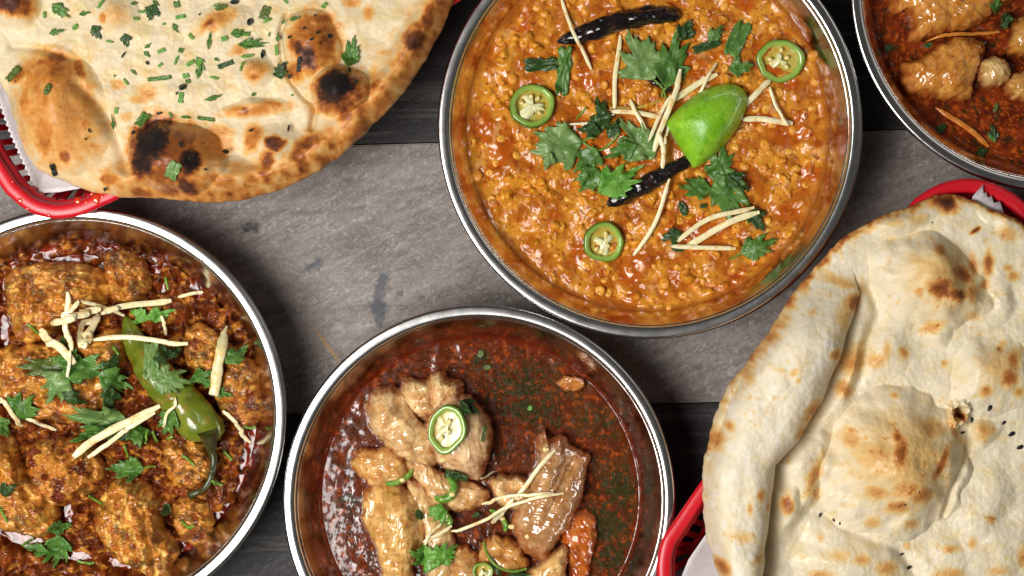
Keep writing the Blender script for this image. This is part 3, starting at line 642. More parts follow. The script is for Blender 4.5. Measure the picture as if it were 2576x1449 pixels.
cand = C2([(640, 40), (670, 200), (735, 240), (930, 385), (1605, 235), (1460, 390), (1470, 435), (1315, 700), (1400, 610), (1390, 710), (1350, 640), (640, 405), (350, 655), (245, 410), (240, 840), (395, 840), (390, 780), (420, 760), (1000, 1300), (1055, 1245), (1130, 1190), (975, 1195), (935, 1130), (1430, 520), (1310, 575), (440, 955), (560, 740), (1130, 730), (1060, 740), (830, 955), (1040, 930), (1080, 1120), (700, 1230), (1300, 340), (1530, 720), (1500, 640), (1120, 60), (1440, 120), (1230, 20), (330, 330), (380, 180), (180, 740), (1150, 920), (1280, 960)])
spots = [(x, y) for x, y in cand]
while len(spots) < 150:
    a = rng.uniform(0, 6.283); r = math.sqrt(rng.random()) * 440
    x, y = bcx + r * math.cos(a), bcy + r * math.sin(a)
    if y < -20: continue
    if all((x - q[0]) ** 2 + (y - q[1]) ** 2 > 17 ** 2 for q in spots) and noise(np.array([x / 90]), np.array([y / 90]), 77)[0] > -.25:
        spots.append((x, y))
for i, (x, y) in enumerate(spots):
    wx, wy = P(x, y, .0345); s = (rng.uniform(13, 18) if i < len(cand) else rng.uniform(9.5, 15)) * U
    z = float(hq(wx, wy, 4, 'mean')[0])
    o = link('lentil', lm[rng.randrange(8)], MAT_LENTIL, loc=(wx, wy, z + s * rng.uniform(-.42, -.05)))
    o.scale = (s, s, s); o.rotation_euler = (rng.uniform(-.5, .5), rng.uniform(-.5, .5), rng.uniform(0, 6.28))
    tag(o, 'yellow split lentil half sunk in the orange dal gravy', 'lentil', 'lentils in the dal')
    HMv = np.array([[wx, wy, z + s * .4]]); hm_add(HMv)
# ------------------------------------------------------------------ red plastic baskets
def plastic():
    m, nt, b = new_mat('red_plastic')
    b.inputs['Base Color'].default_value = (*lin(206, 22, 38), 1); b.inputs['Roughness'].default_value = .33
    b.inputs['Subsurface Weight'].default_value = .08; b.inputs['Subsurface Radius'].default_value = (.004, .001, .001); b.inputs['Subsurface Scale'].default_value = 1
    add_bumps(nt, b, ((700, .12, .0004, 4, 'n'), (60, .15, .001, 2, 'n')))
    return m
MAT_RED = plastic()
def resample_normals(pts, n):
    q = smooth_closed(pts, n); x, y = P(q[:, 0], q[:, 1], .057)
    p = np.stack([x, y], 1); t = np.roll(p, -1, 0) - np.roll(p, 1, 0); t /= np.linalg.norm(t, axis=1)[:, None]
    nrm = np.stack([-t[:, 1], t[:, 0]], 1)
    if ((p - p.mean(0)) * nrm).sum() < 0: nrm = -nrm
    return p, nrm          # outward normals
def sweep_loop(p, nrm, prof):
    n = len(p); rows = []
    for (off, z) in prof:
        q = p - nrm * off; rows.append(np.column_stack([q, np.full(n, z)]))
    V = np.concatenate(rows); return V, ring_faces(len(prof), n)
RIM_PROF = [(.0000, .0535), (-.0002, .0555), (.0005, .0567), (.0015, .0572), (.0032, .0573), (.0048, .0572), (.0058, .0568), (.0064, .0560), (.0068, .0545), (.0073, .0500), (.0062, .0500), (.0056, .0545), (.0040, .0553), (.0018, .0553), (.0008, .0535), (.0000, .0535)]
def basket(pts, label):
    p, nrm = resample_normals(pts, 360); c = p.mean(0)
    root = empty('bread_basket', (c[0], c[1], 0)); tag(root, label, 'basket', 'red bread baskets')
    q = p - c
    V, F = sweep_loop(q, nrm, RIM_PROF); link('rim', mesh_np('rim', V, [F]), MAT_RED, root)
    V, F = sweep_loop(q, nrm, [(.0073, .0502), (.0080, .0470), (.0092, .0470), (.0085, .0502), (.0073, .0502)]); link('upper_band', mesh_np('upper_band', V, [F]), MAT_RED, root)
    V, F = sweep_loop(q, nrm, [(.0185, .0150), (.0215, .0040), (.0232, .0040), (.0200, .0150), (.0185, .0150)]); link('lower_band', mesh_np('lower_band', V, [F]), MAT_RED, root)
    qq = q - nrm * .0222; n = len(qq)
    V = np.vstack([np.column_stack([qq, np.full(n, .0025)]), np.column_stack([qq, np.full(n, .0045)]), [[0, 0, .0025], [0, 0, .0045]]])
    link('base', mesh_np('base', V, [ring_faces(2, n), fan(2 * n, 0, n, True), fan(2 * n + 1, n, n)], smooth=False), MAT_RED, root)
    # upright slats with open slots between them
    s = np.concatenate([[0], np.cumsum(np.linalg.norm(np.diff(np.vstack([q, q[:1]]), axis=0), axis=1))])
    k = int(s[-1] / .0074)
    bm = bmesh.new(); bmesh.ops.create_cube(bm, size=1); bmesh.ops.bevel(bm, geom=bm.edges[:], offset=.08, segments=1, affect='EDGES')
    sm = bpy.data.meshes.new('slat'); bm.to_mesh(sm); bm.free(); sm.materials.append(MAT_RED)
    for i in range(k):
        u = (i + .5) / k * s[-1]; j = min(int(np.searchsorted(s, u)) - 1, n - 1)
        a = Vector((*(q[j] - nrm[j] * .0087), .0475)); b = Vector((*(q[j] - nrm[j] * .0192), .0142))
        d = b - a; o = link('slat', sm, None, root, (a + b) / 2)
        zax = -d.normalized(); yax = Vector((nrm[j][0], nrm[j][1], 0)); xax = yax.cross(zax).normalized(); yax = zax.cross(xax)
        o.rotation_euler = Matrix((xax, yax, zax)).transposed().to_euler(); o.scale = (.0029, .0013, d.length)
    return root
PTS_BL = [(0, 466), (28, 498), (69, 530), (115, 546), (152, 549), (207, 539), (258, 516), (302, 495), (510, 374), (720, 253), (930, 132), (1140, 10), (1190, -30), (1218, -100), (1222, -200), (1195, -400), (1145, -600), (1078, -720), (1050, -752), (1009, -784), (963, -800), (926, -803), (871, -793), (820, -770), (776, -749), (568, -628), (358, -507), (148, -386), (-62, -264), (-112, -224), (-140, -154), (-144, -54), (-117, 146), (-67, 346)]
PTS_BR = [(1654, 1449), (1656, 1400), (1668, 1355), (1693, 1318), (1770, 1206), (1898, 1036), (2027, 865), (2156, 694), (2285, 523), (2317, 491), (2366, 463), (2422, 450), (2479, 454), (2535, 477), (2590, 520), (2700, 660), (2830, 850), (2875, 960), (2882, 1047), (2880, 1096), (2868, 1141), (2843, 1178), (2766, 1290), (2638, 1460), (2509, 1631), (2380, 1802), (2251, 1973), (2219, 2005), (2170, 2033), (2114, 2046), (2057, 2042), (2001, 2019), (1946, 1976), (1836, 1836), (1706, 1646), (1661, 1536)]
basket(PTS_BL, 'red plastic basket under the charred herb naan at top left')
basket(PTS_BR, 'red plastic basket under the plain pale naan at right')

# ------------------------------------------------------------------ paper liners with pinked edges
MAT_PAPER = food_mat('wax_paper', rough=.45, color=tuple(lin(222, 212, 214)), var=((90, .05), (500, .05)), bumps=((120, .5, .002, 4, 'n'),), sss=.2, sss_r=(.003, .002, .002))
def zigzag(a, b, n, amp):
    a = np.array(a, float); b = np.array(b, float); d = b - a; nn = np.array([-d[1], d[0]]) / np.linalg.norm(d)
    return [tuple(a + d * (i / (2 * n)) + nn * (amp if i % 2 else 0)) for i in range(2 * n)]
def paper(pts, label, zf):
    q = []
    for i in range(len(pts)):
        a = np.array(pts[i]); b = np.array(pts[(i + 1) % len(pts)]); m = max(1, int(np.linalg.norm(b - a) / 25))
        q += [a + (b - a) * k / m for k in range(m)]
    q = np.array(q, float); na = len(q); c = q.mean(0); t = np.linspace(.02, 1, 30)
    px = c[0] + t[:, None] * (q[:, 0] - c[0])[None]; py = c[1] + t[:, None] * (q[:, 1] - c[1])[None]
    z = zf(px, py, t[:, None] + 0 * px); X, Y = P(px, py, z)
    cx, cy = P(c[0], c[1], .04)
    V = np.stack([X - cx, Y - cy, z], -1).reshape(-1, 3); n = len(V)
    V = np.vstack([V, [[V[:na, 0].mean(), V[:na, 1].mean(), V[:na, 2].mean()]]])
    o = link('paper_liner', mesh_np('paper_liner', V, [ring_faces(30, na), fan(n, 0, na)]), MAT_PAPER, loc=(cx, cy, 0))
    md = o.modifiers.new('thickness', 'SOLIDIFY'); md.thickness = .00015
    tag(o, label, 'paper', 'basket liners'); return o
z1 = zigzag((-150, -60), (-8, 232), 17, 6) + zigzag((-8, 232), (28, 335), 7, 6) + zigzag((28, 335), (58, 402), 5, 6) + zigzag((58, 402), (97, 486), 6, 6)
paper(z1 + [(97, 486), (150, 483), (200, 474), (255, 452), (600, 290), (900, 60), (880, -250), (500, -400), (100, -320), (-90, -200)], 'white paper liner with a zigzag edge under the charred naan', lambda px, py, t: .0385 + .0065 * t ** 6 + .0006 * noise(px / 40, py / 40, 3))
paper([(1714, 1449), (1732, 1407), (1785, 1330), (1860, 1200), (2000, 1000), (2200, 750), (2330, 600), (2440, 520), (2447, 494), (2472, 464), (2474, 487), (2481, 482), (2484, 498), (2494, 492), (2500, 511), (2515, 506), (2521, 523), (2560, 620), (2680, 800), (2740, 1000), (2680, 1200), (2450, 1550), (2250, 1850), (2050, 1880), (1850, 1750), (1730, 1560)], 'greyish paper liner folded under the plain naan at right', lambda px, py, t: np.where(ell(px, py, 2475, 510, 75, 75) < 1.3, .0592, .0375 + .0085 * t ** 5) + .0005 * noise(px / 40, py / 40, 5))

# ------------------------------------------------------------------ naan breads
def toast_ramp(t, stops):
    xs = [s[0] for s in stops]; out = np.stack([np.interp(t, xs, [lin(*s[1])[k] for s in stops]) for k in range(3)], -1)
    return out
def naan(name, label, pts, zb, fn, nr, na, mat):
    out = smooth_closed(pts, na); zr = zb + .006
    ox, oy = P(out[:, 0], out[:, 1], zr); cx, cy = ox.mean(), oy.mean(); ox = ox - cx; oy = oy - cy
    th = np.arange(na)
    k = 1 + .006 * fbm(out[:, 0] / 40, out[:, 1] / 40, 5, 3); ox = ox * k; oy = oy * k
    t = 1 - (1 - np.linspace(.004, 1, nr)) ** 1.25
    X = t[:, None] * ox[None]; Y = t[:, None] * oy[None]; T = np.repeat(t[:, None], na, 1)
    px, py = to_layout(X + cx, Y + cy, zr)
    D = (1 - T) * np.hypot(ox, oy)[None] / U            # distance from the edge, layout units
    z, col, rough = fn(px, py, D)
    edge = np.sqrt(np.clip(1 - (1 - np.clip(D / 34, 0, 1)) ** 2, 0, 1))
    z = .0012 + edge * (.0045 + z)
    V = np.stack([X, Y, z], -1).reshape(-1, 3); n = len(V)
    V = np.vstack([V, [[0, 0, z[0].mean()]]])
    base = len(V); tb = [.985, .93, .5]; zz = [-.0012, -.002, -.003]
    for a, b in zip(tb, zz): V = np.vstack([V, np.stack([a * X[-1], a * Y[-1], np.full(na, b)], -1)])
    V = np.vstack([V, [[0, 0, -.003]]])
    col = col.reshape(-1, 3); top = (nr - 1) * na
    col = np.vstack([col, col[:1], np.tile(col[top:top + na], (3, 1)), col[:1]]); rough = np.append(rough.ravel(), np.full(len(col) - rough.size, .6))
    F = [ring_faces(nr, na), fan(n, 0, na)]; j = np.arange(na)
    F.append(np.stack([top + j, base + j, base + (j + 1) % na, top + (j + 1) % na], -1))
    F.append(ring_faces(3, na, base)); F.append(fan(len(V) - 1, base + 2 * na, na, True))
    o = link(name, mesh_np(name, V, F, col, {'rough': rough}), mat, loc=(cx, cy, zb)); tag(o, label, 'naan')
    W = V[:n + 1].copy(); W += np.array([cx, cy, zb]); hm_add(W)
    return o
MAT_NAAN = food_mat('naan_crust', rough_attr=True, spec=.3, coat=.03, coat_rough=.2, sss=.12, sss_r=(.004, .003, .0018), bumps=((110, .04, .0016, 2, 'n'), (1500, .06, .0005, 4, 'n')), var=((220, .05), (1400, .06)))
def dome(px, py, x, y, rx, ry, ang, h, p=.75):
    d = ell(px, py, x, y, rx * 1.06, ry * 1.06, ang); q = np.clip(d, 0, 1)
    return h * (.45 * np.clip(1 - d * d, 0, 1) ** p + .55 * (.5 + .5 * np.cos(math.pi * q)) ** p)
def toast(px, py, lst, s, seed):
    t = 0 * px
    n1 = fbm(px / 26, py / 26, seed, 4, .55); n2 = fbm(px / 9, py / 9, seed + 9, 3)
    for q in lst:
        (x, y, rx, ry, ang, st) = q[:6]; so = q[6] if len(q) > 6 else .62
        d = ell(px, py, x, y, rx * s, ry * s, ang) + .22 * n1 + .06 * n2
        t = np.maximum(t, st * sstep(1 + so * .9, 1 - so, d)) if len(q) < 8 else t + st * sstep(1 + so * .7, 1 - so, d)
    return t
def seg_dist(px, py, q):
    d = np.full(px.shape, 1e9)
    for a, b in zip(q[:-1], q[1:]):
        e = b - a; t = np.clip(((px - a[0]) * e[0] + (py - a[1]) * e[1]) / (e @ e), 0, 1)
        d = np.minimum(d, np.hypot(px - a[0] - t * e[0], py - a[1] - t * e[1]))
    return d
def naan1_fn(px, py, D):
    wx = px + 10 * noise(px / 60, py / 60, 71); wy = py + 10 * noise(px / 60, py / 60, 73)
    z = .0011 * fbm(px / 80, py / 80, 501, 2)
    for (x, y, rx, ry, a, h, p) in C1([(330, 600, 250, 350, -20, .017, .9), (960, 860, 262, 190, 8, .023, .65), (1855, 500, 148, 135, -20, .019, .6), (1690, 270, 165, 215, -12, .010, .7),
            (1400, 390, 90, 80, 0, .005, .9), (630, 80, 120, 110, 0, .006, .9), (1210, 120, 150, 100, -15, .005, .9), (1390, 595, 200, 55, -4, .004, .9), (1500, 790, 170, 120, 0, .006, .9), (80, 30, 150, 130, 0, .010, .8),
            (780, 210, 130, 80, 0, .002, 1), (1000, 500, 160, 70, 0, .002, 1), (1980, 760, 150, 110, -45, .006, .8), (2280, 250, 130, 200, 30, .005, .9), (700, 960, 120, 110, 0, .006, .8), (2150, 480, 110, 160, 35, .004, .9), (1250, 950, 150, 100, 0, .004, .9), (1130, 220, 80, 60, 0, .002, 1)]):
        z = z + dome(wx, wy, x, y, rx * S1, ry * S1, a, h, p)
    crust = np.exp(-((D - 48) / 34) ** 2) * sstep(120, 600, px) * .0085
    z = z + crust
    # soft creases
    def crease(pts, wd, dep):
        d = seg_dist(px, py, smooth_open(pts, 24))
        return -dep * np.exp(-(d / wd) ** 2)
    z = z + crease(C1([(1560, 90), (1530, 200), (1560, 380), (1650, 520), (1715, 580), (1700, 700)]), 7, .0035)
    z = z + crease(C1([(440, 470), (560, 600), (640, 760), (700, 930)]), 16, .004)
    z = z + crease(C1([(60, 250), (200, 262), (420, 330)]), 10, .002)
    z = z + crease(C1([(1720, 560), (1690, 720), (1620, 860)]), 10, .002)
    z = z + .00018 * fbm(px / 12, py / 12, 521, 3)
    L = C1([(330, 620, 235, 320, -15, .50, .55), (300, 400, 170, 130, 10, .62, .6), (320, 320, 70, 45, 0, .80), (440, 380, 30, 70, -20, .75), (270, 740, 70, 130, 0, .62), (110, 420, 60, 40, -30, .72),
            (370, 860, 40, 40, 0, .78), (160, 560, 40, 90, 0, .6), (850, 790, 125, 150, 15, 1.55, .75), (820, 900, 90, 90, 0, 1.3, .7), (1070, 890, 60, 82, 0, 1.5, .8), (1040, 1030, 70, 50, 20, 1.05), (960, 860, 220, 200, 0, .84, .6), (1150, 790, 110, 110, 0, .62, .6),
            (1845, 485, 112, 95, -10, 1.6, .6), (1830, 560, 60, 36, 0, 1.2, .7), (1860, 510, 150, 135, -10, .88, .45), (1720, 230, 150, 170, -10, .72, .5), (1690, 320, 66, 85, -10, 1.12, .8), (1640, 270, 36, 66, 0, 1.0, .8), (1750, 110, 80, 40, -10, .76), (1620, 390, 60, 60, 0, .72),
            (2270, 230, 80, 70, -50, 1.0, .6), (2340, 110, 40, 90, 15, .8), (2200, 340, 50, 50, 0, .65), (1510, 785, 62, 45, 0, 1.02, .4), (1470, 890, 46, 70, 10, .9), (1690, 790, 80, 50, -20, .88), (1380, 760, 50, 80, 10, .66), (1640, 850, 50, 60, 0, .8), (1390, 600, 185, 34, -6, .60), (1345, 605, 30, 26, 0, .82), (1500, 570, 60, 20, 10, .66),
            (1400, 390, 70, 55, -10, .52), (1390, 420, 26, 20, 0, .66), (1190, 110, 110, 50, -25, .5), (1150, 125, 40, 20, -35, .82), (1300, 270, 50, 30, -20, .55), (570, 105, 24, 28, 0, .62), (640, 85, 70, 60, 0, .3), (80, 30, 90, 60, 0, 1.1, .6), (140, 40, 60, 60, 0, .85), (800, 500, 60, 50, 0, .4), (640, 460, 40, 26, 0, .45), (760, 540, 50, 26, 0, .42), (690, 640, 40, 26, 0, .4), (600, 980, 70, 40, 0, .7), (760, 1050, 70, 26, 0, .8), (2080, 560, 60, 40, -40, .7), (1970, 700, 80, 50, -45, .72), (1900, 640, 60, 40, 0, .68), (2010, 70, 30, 40, 0, .5), (1390, 980, 40, 40, 0, .7), (930, 1050, 80, 30, 0, .75), (1240, 1000, 80, 40, 0, .68), (1920, 10, 50, 30, 0, .55)])
    t = toast(px, py, L, S1, 531)
    band = sstep(120, 25, D + 30 * fbm(px / 40, py / 40, 541, 3)) * sstep(60, 420, px) * (.55 + .3 * fbm(px / 30, py / 30, 543, 3))
    t = np.maximum(t, band) + .12 * sstep(.2, .7, fbm(px / 50, py / 50, 551, 3))
    t = t + .2 * sstep(.45, .6, noise(px / 6, py / 6, 561)) * sstep(.1, .5, fbm(px / 70, py / 70, 563, 2) + .3 * t)
    t = t + .12 * fbm(px / 14, py / 14, 571, 3) * np.clip(t, 0, 1)
    c = toast_ramp(t, [(0, (220, 203, 168)), (.16, (218, 190, 142)), (.36, (220, 168, 98)), (.58, (202, 132, 60)), (.78, (156, 88, 40)), (.98, (104, 54, 28)), (1.2, (52, 30, 22)), (1.5, (20, 14, 14))])
    bt = sstep(.0, .5, fbm(px / 55 + 3, py / 55, 581, 3)) * sstep(620, 350, np.abs(px - 520)) * sstep(330, 200, py) * .55
    c = mixc(c, c * np.array([1.0, .93, .62]), bt)
    rough = .52 - .2 * bt - .12 * sstep(.3, .7, t) + .1 * fbm(px / 20, py / 20, 591, 2)
    rough = rough + .35 * sstep(.8, 1.2, t)
    return z, c, np.clip(rough, .22, .8)
PTS_N1 = [(-70, 130), (-30, 180), (5, 222), (28, 290), (52, 365), (92, 425), (150, 452), (215, 478), (290, 493), (400, 500), (520, 508), (620, 500), (715, 470), (800, 428), (880, 368), (950, 300), (1010, 236), (1062, 160), (1100, 92), (1128, 30), (1148, -60), (1130, -260), (1010, -430), (700, -530), (300, -490), (0, -350), (-120, -150), (-115, 40)]
naan('naan', 'golden naan with charred bubbles and chopped cilantro at top left', PTS_N1, .0580, naan1_fn, 300, 760, MAT_NAAN)

def naan2_fn(px, py, D):
    wx = px + 30 * noise(px / 120, py / 120, 81) + 7 * noise(px / 40, py / 40, 82); wy = py + 30 * noise(px / 120, py / 120, 83) + 7 * noise(px / 40, py / 40, 84)
    z = .0013 * fbm(px / 95, py / 95, 601, 2)
    c6 = lambda x, y: (x * S6 + 1626, y * S6 + 427.5)
    for (x, y, rx, ry, a, h, p) in C6([(1010, 400, 200, 145, 30, .016, .8), (885, 1050, 250, 260, 20, .024, .7), (1235, 730, 150, 130, -30, .010, .8), (730, 1390, 200, 130, 20, .008, .8), (1210, 930, 60, 50, 0, .004, .9), (1290, 160, 130, 70, 20, .005, .9), (900, 170, 150, 60, -15, .004, .9), (1180, 1180, 110, 170, 20, .004, .9), (1020, 580, 70, 50, 0, .004, .9), (540, 1060, 70, 110, 20, .004, .9), (1250, 1350, 140, 120, 0, .005, .9), (860, 620, 90, 130, 20, .004, 1), (1080, 1400, 120, 80, 0, .003, 1), (500, 1200, 40, 60, 0, .004, .9), (1250, 470, 60, 100, 20, .003, 1)]):
        z = z + dome(wx, wy, x, y, rx * S6, ry * S6, a, h, p)
    # folded-over flap along the left side
    ys = np.array([340, 440, 640, 830, 960, 1050, 1200, 1460, 1700]) * S6 + 427.5
    xo = np.array([590, 520, 390, 290, 245, 215, 205, 255, 330]) * S6 + 1626
    xi = np.array([720, 762, 692, 612, 540, 452, 436, 405, 420]) * S6 + 1626
    wob = 8 * noise(py / 80, px / 300, 91)
    a_ = np.interp(py, ys, xo); b_ = np.interp(py, ys, xi) + wob
    u = (px - a_) / (b_ - a_); m = (u < 1) & (py > ys[0] - 10)
    d = np.clip(u, 0, 1) * 2 - 1
    endf = sstep(ys[0] - 10, ys[2], py)
    roll = np.sqrt(np.clip(1 - np.abs(d * .95) ** 2.6, 0, 1))
    zf = .024 * roll * endf * (1 + .05 * fbm(px / 70, py / 110, 611, 2))
    # second layer beneath the flap edge
    x2 = np.interp(py, np.array([380, 440, 640, 830, 930, 1050, 1170, 1300]) * S6 + 427.5, np.array([780, 800, 775, 722, 650, 640, 590, 500]) * S6 + 1626) + 9 * noise(py / 90, px / 300, 93)
    l2 = sstep(x2 + 24, x2 - 22, px) * sstep(ys[0], ys[2], py) * sstep(1350 * S6 + 427.5, 1250 * S6 + 427.5, py)
    z = np.where(m, np.maximum(z * .3 + zf, z * .6 * (1 - endf) + zf), z + .006 * l2)
    z = z - np.where(m, 0, .0080 * np.exp(-((px - b_) / 32) ** 2) * endf)
    def crease(pts, wd, dep):
        d_ = seg_dist(px, py, smooth_open(pts, 24))
        return -dep * np.exp(-(d_ / wd) ** 2)
    z = z + crease(C6([(560, 1212), (640, 1235), (780, 1310), (900, 1360), (960, 1440)]), 14, .0024)
    z = z + crease(C6([(800, 420), (830, 530), (780, 640), (740, 780), (640, 920)]), 16, .003)
    z = z + crease(C6([(1160, 900), (1140, 1010), (1090, 1120), (1060, 1230)]), 10, .003)
    # small torn hole with a lifted lip
    hx, hy = c6(1112, 868); dh = ell(px, py, hx, hy, 13, 17, 20) + .35 * noise(px / 9, py / 9, 95)
    z = z + .0045 * np.exp(-((dh - 1.5) / .5) ** 2) * (1 + .8 * noise(px / 14, py / 14, 97)) - .007 * sstep(1.0, .6, dh)
    z = z + .0002 * fbm(px / 14, py / 14, 621, 3)
    L = C6([(1030, 420, 44, 40, -30, .98, .6), (1115, 372, 46, 30, 20, .92), (1035, 288, 24, 24, 0, .78), (1090, 445, 40, 26, 0, .8), (1050, 390, 130, 100, 20, .46, .6), (1165, 345, 20, 40, 0, .74), (955, 435, 20, 20, 0, .55), (960, 360, 40, 30, 0, .35), (1150, 440, 30, 40, 0, .6),
            (1222, 335, 18, 40, 5, .85), (1205, 410, 20, 20, 0, .68), (1310, 380, 24, 20, 0, .62), (1290, 350, 16, 14, 0, .6), (1020, 560, 40, 20, -20, .62), (915, 655, 20, 20, 0, .66), (820, 680, 34, 26, 0, .55), (855, 640, 14, 30, 10, .5), (878, 802, 14, 12, 0, .6), (1065, 690, 12, 12, 0, .55), (1255, 640, 16, 16, 0, .6),
            (900, 1020, 170, 150, 20, .42, .6), (875, 1000, 26, 66, 8, .86, .6), (870, 940, 18, 26, 0, .82), (1030, 1035, 16, 70, 25, .84), (800, 1010, 70, 70, 0, .52), (990, 920, 60, 40, 0, .55), (880, 1190, 40, 26, 0, .74), (960, 1150, 50, 30, -20, .78), (800, 1140, 40, 30, 0, .62), (900, 1120, 60, 40, 0, .58), (715, 950, 30, 40, 0, .5), (800, 1255, 30, 20, 0, .5), (1090, 930, 16, 50, -30, .6), (940, 1260, 30, 20, 0, .48),
            (1280, 740, 34, 36, 0, .8), (1300, 680, 26, 40, 0, .72), (1200, 785, 26, 22, 0, .72), (1240, 700, 60, 60, 0, .4), (1320, 790, 20, 20, 0, .6), (1205, 930, 30, 30, 0, .6), (1160, 520, 30, 20, 0, .4), (1270, 620, 14, 14, 0, .5),
            (735, 470, 34, 26, -50, .86, .6), (690, 400, 90, 20, 20, .5), (690, 520, 30, 60, 20, .42), (655, 655, 22, 18, 0, .75), (740, 680, 40, 60, 20, .62), (700, 780, 30, 30, 0, .68), (580, 850, 40, 24, -50, .74), (540, 930, 30, 20, -50, .6), (575, 510, 20, 16, 0, .4), (500, 715, 16, 14, 0, .4), (515, 745, 10, 10, 0, .5), (285, 905, 16, 20, 0, .66), (240, 960, 26, 50, 10, .62), (350, 730, 20, 30, 0, .5), (390, 1145, 14, 24, 5, .7), (420, 1190, 10, 14, 0, .5), (350, 1190, 10, 20, 0, .5), (330, 1290, 40, 20, 0, .4), (380, 1370, 26, 14, -30, .6), (260, 1400, 20, 34, -20, .82), (495, 1190, 22, 30, 0, .86), (590, 1090, 20, 70, 20, .6), (600, 1150, 20, 26, 0, .55),
            (1075, 115, 40, 36, 20, 1.2, .6), (1050, 110, 50, 26, 0, .9), (1130, 95, 50, 16, 0, .75), (1175, 215, 22, 8, -35, 1.1), (960, 175, 40, 20, 0, .4), (1290, 230, 40, 26, 20, .5), (1330, 180, 20, 16, 0, .9), (890, 190, 30, 16, 0, .4), (760, 1385, 30, 20, 0, .6), (850, 1420, 40, 30, 0, .6), (680, 1370, 40, 20, 0, .4), (1085, 1350, 30, 14, 0, .5), (1225, 1245, 20, 14, 0, .5), (1160, 1330, 14, 20, 0, .55), (930, 1340, 12, 12, 0, .5), (620, 1310, 12, 12, 0, .45), (1080, 1440, 50, 20, 0, .5), (1250, 1430, 40, 20, 0, .4), (620, 1440, 40, 14, 0, .6), (1345, 1380, 20, 40, 0, .6), (1125, 880, 10, 13, 0, 1.2), (1100, 880, 30, 30, 0, .4)])
    t = toast(px, py, [(q[0], q[1], q[2], q[3], q[4], q[5] * (.9 if q[5] < .8 else 1.0), .85) for q in L], S6, 631)
    band = sstep(26, 3, D + 10 * fbm(px / 30, py / 30, 641, 3)) * (.62 + .5 * fbm(px / 45, py / 45, 643, 3)) * sstep(1750, 2100, px + (1449 - py) * .25)
    t = np.maximum(t, band) + .10 * sstep(.1, .7, fbm(px / 45, py / 45, 651, 3))
    t = t + .22 * sstep(.42, .6, fbm(px / 17, py / 17, 661, 3)) * sstep(-.1, .4, fbm(px / 80, py / 80, 663, 2))
    c = toast_ramp(t, [(0, (232, 220, 192)), (.16, (230, 208, 164)), (.36, (228, 188, 122)), (.58, (208, 146, 80)), (.78, (170, 102, 48)), (.98, (120, 62, 30)), (1.2, (66, 36, 24)), (1.5, (28, 18, 16))])
    butter = sstep(.0, .5, fbm(px / 60 + 3, py / 60, 681, 3)) * (~m) * .5
    c = mixc(c, c * np.array([1.0, .97, .82]), butter)
    flour = sstep(.1, .6, fbm(px / 25, py / 50, 691, 4)) * m * .5
    c = mixc(c, lin(240, 234, 220), flour * (t < .3))
    rough = np.where(m, .62, .46 - .24 * butter) + .1 * fbm(px / 20, py / 20, 695, 2)
    return z, c, np.clip(rough, .2, .75)
PTS_N2 = [(1770, 1230), (1776, 1150), (1800, 1050), (1838, 965), (1888, 905), (1950, 815), (2000, 735), (2060, 668), (2130, 592), (2225, 543), (2300, 516), (2350, 494), (2400, 488), (2450, 502), (2520, 532), (2590, 565), (2700, 650), (2840, 850), (2900, 1100), (2850, 1400), (2650, 1700), (2400, 1850), (2100, 1850), (1950, 1700), (1885, 1600), (1835, 1500), (1802, 1425), (1776, 1330)]
naan('naan', 'plain pale naan with a folded flap and brown spotted domes at right', PTS_N2, .0590, naan2_fn, 310, 1080, MAT_NAAN)
# ------------------------------------------------------------------ garnish
MAT_LEAF = food_mat('cilantro_leaf', rough=.38, spec=.5, var=((900, .14),), bumps=((1200, .25, .0004, 3, 'n'),), sss=.12, sss_r=(.0006, .001, .0003))
MAT_STEM = food_mat('cilantro_stem', rough=.35, color=tuple(lin(112, 148, 52)), var=((600, .12),))
MAT_GINGER = food_mat('ginger_stick', rough=.32, spec=.5, coat=.25, coat_rough=.12, var=((500, .06), (2000, .05)), bumps=((900, .25, .0005, 4, 'n'),), sss=.2, sss_r=(.002, .0015, .0008))
MAT_CHILLI = food_mat('chilli_slice', rough=.22, coat=.4, coat_rough=.08, var=((900, .06),), sss=.12, sss_r=(.001, .0015, .0005))
MAT_DRIED = food_mat('dried_chilli', rough=.22, coat=.8, coat_rough=.06, var=((300, .3),), bumps=((300, .5, .0015, 4, 'n'),))

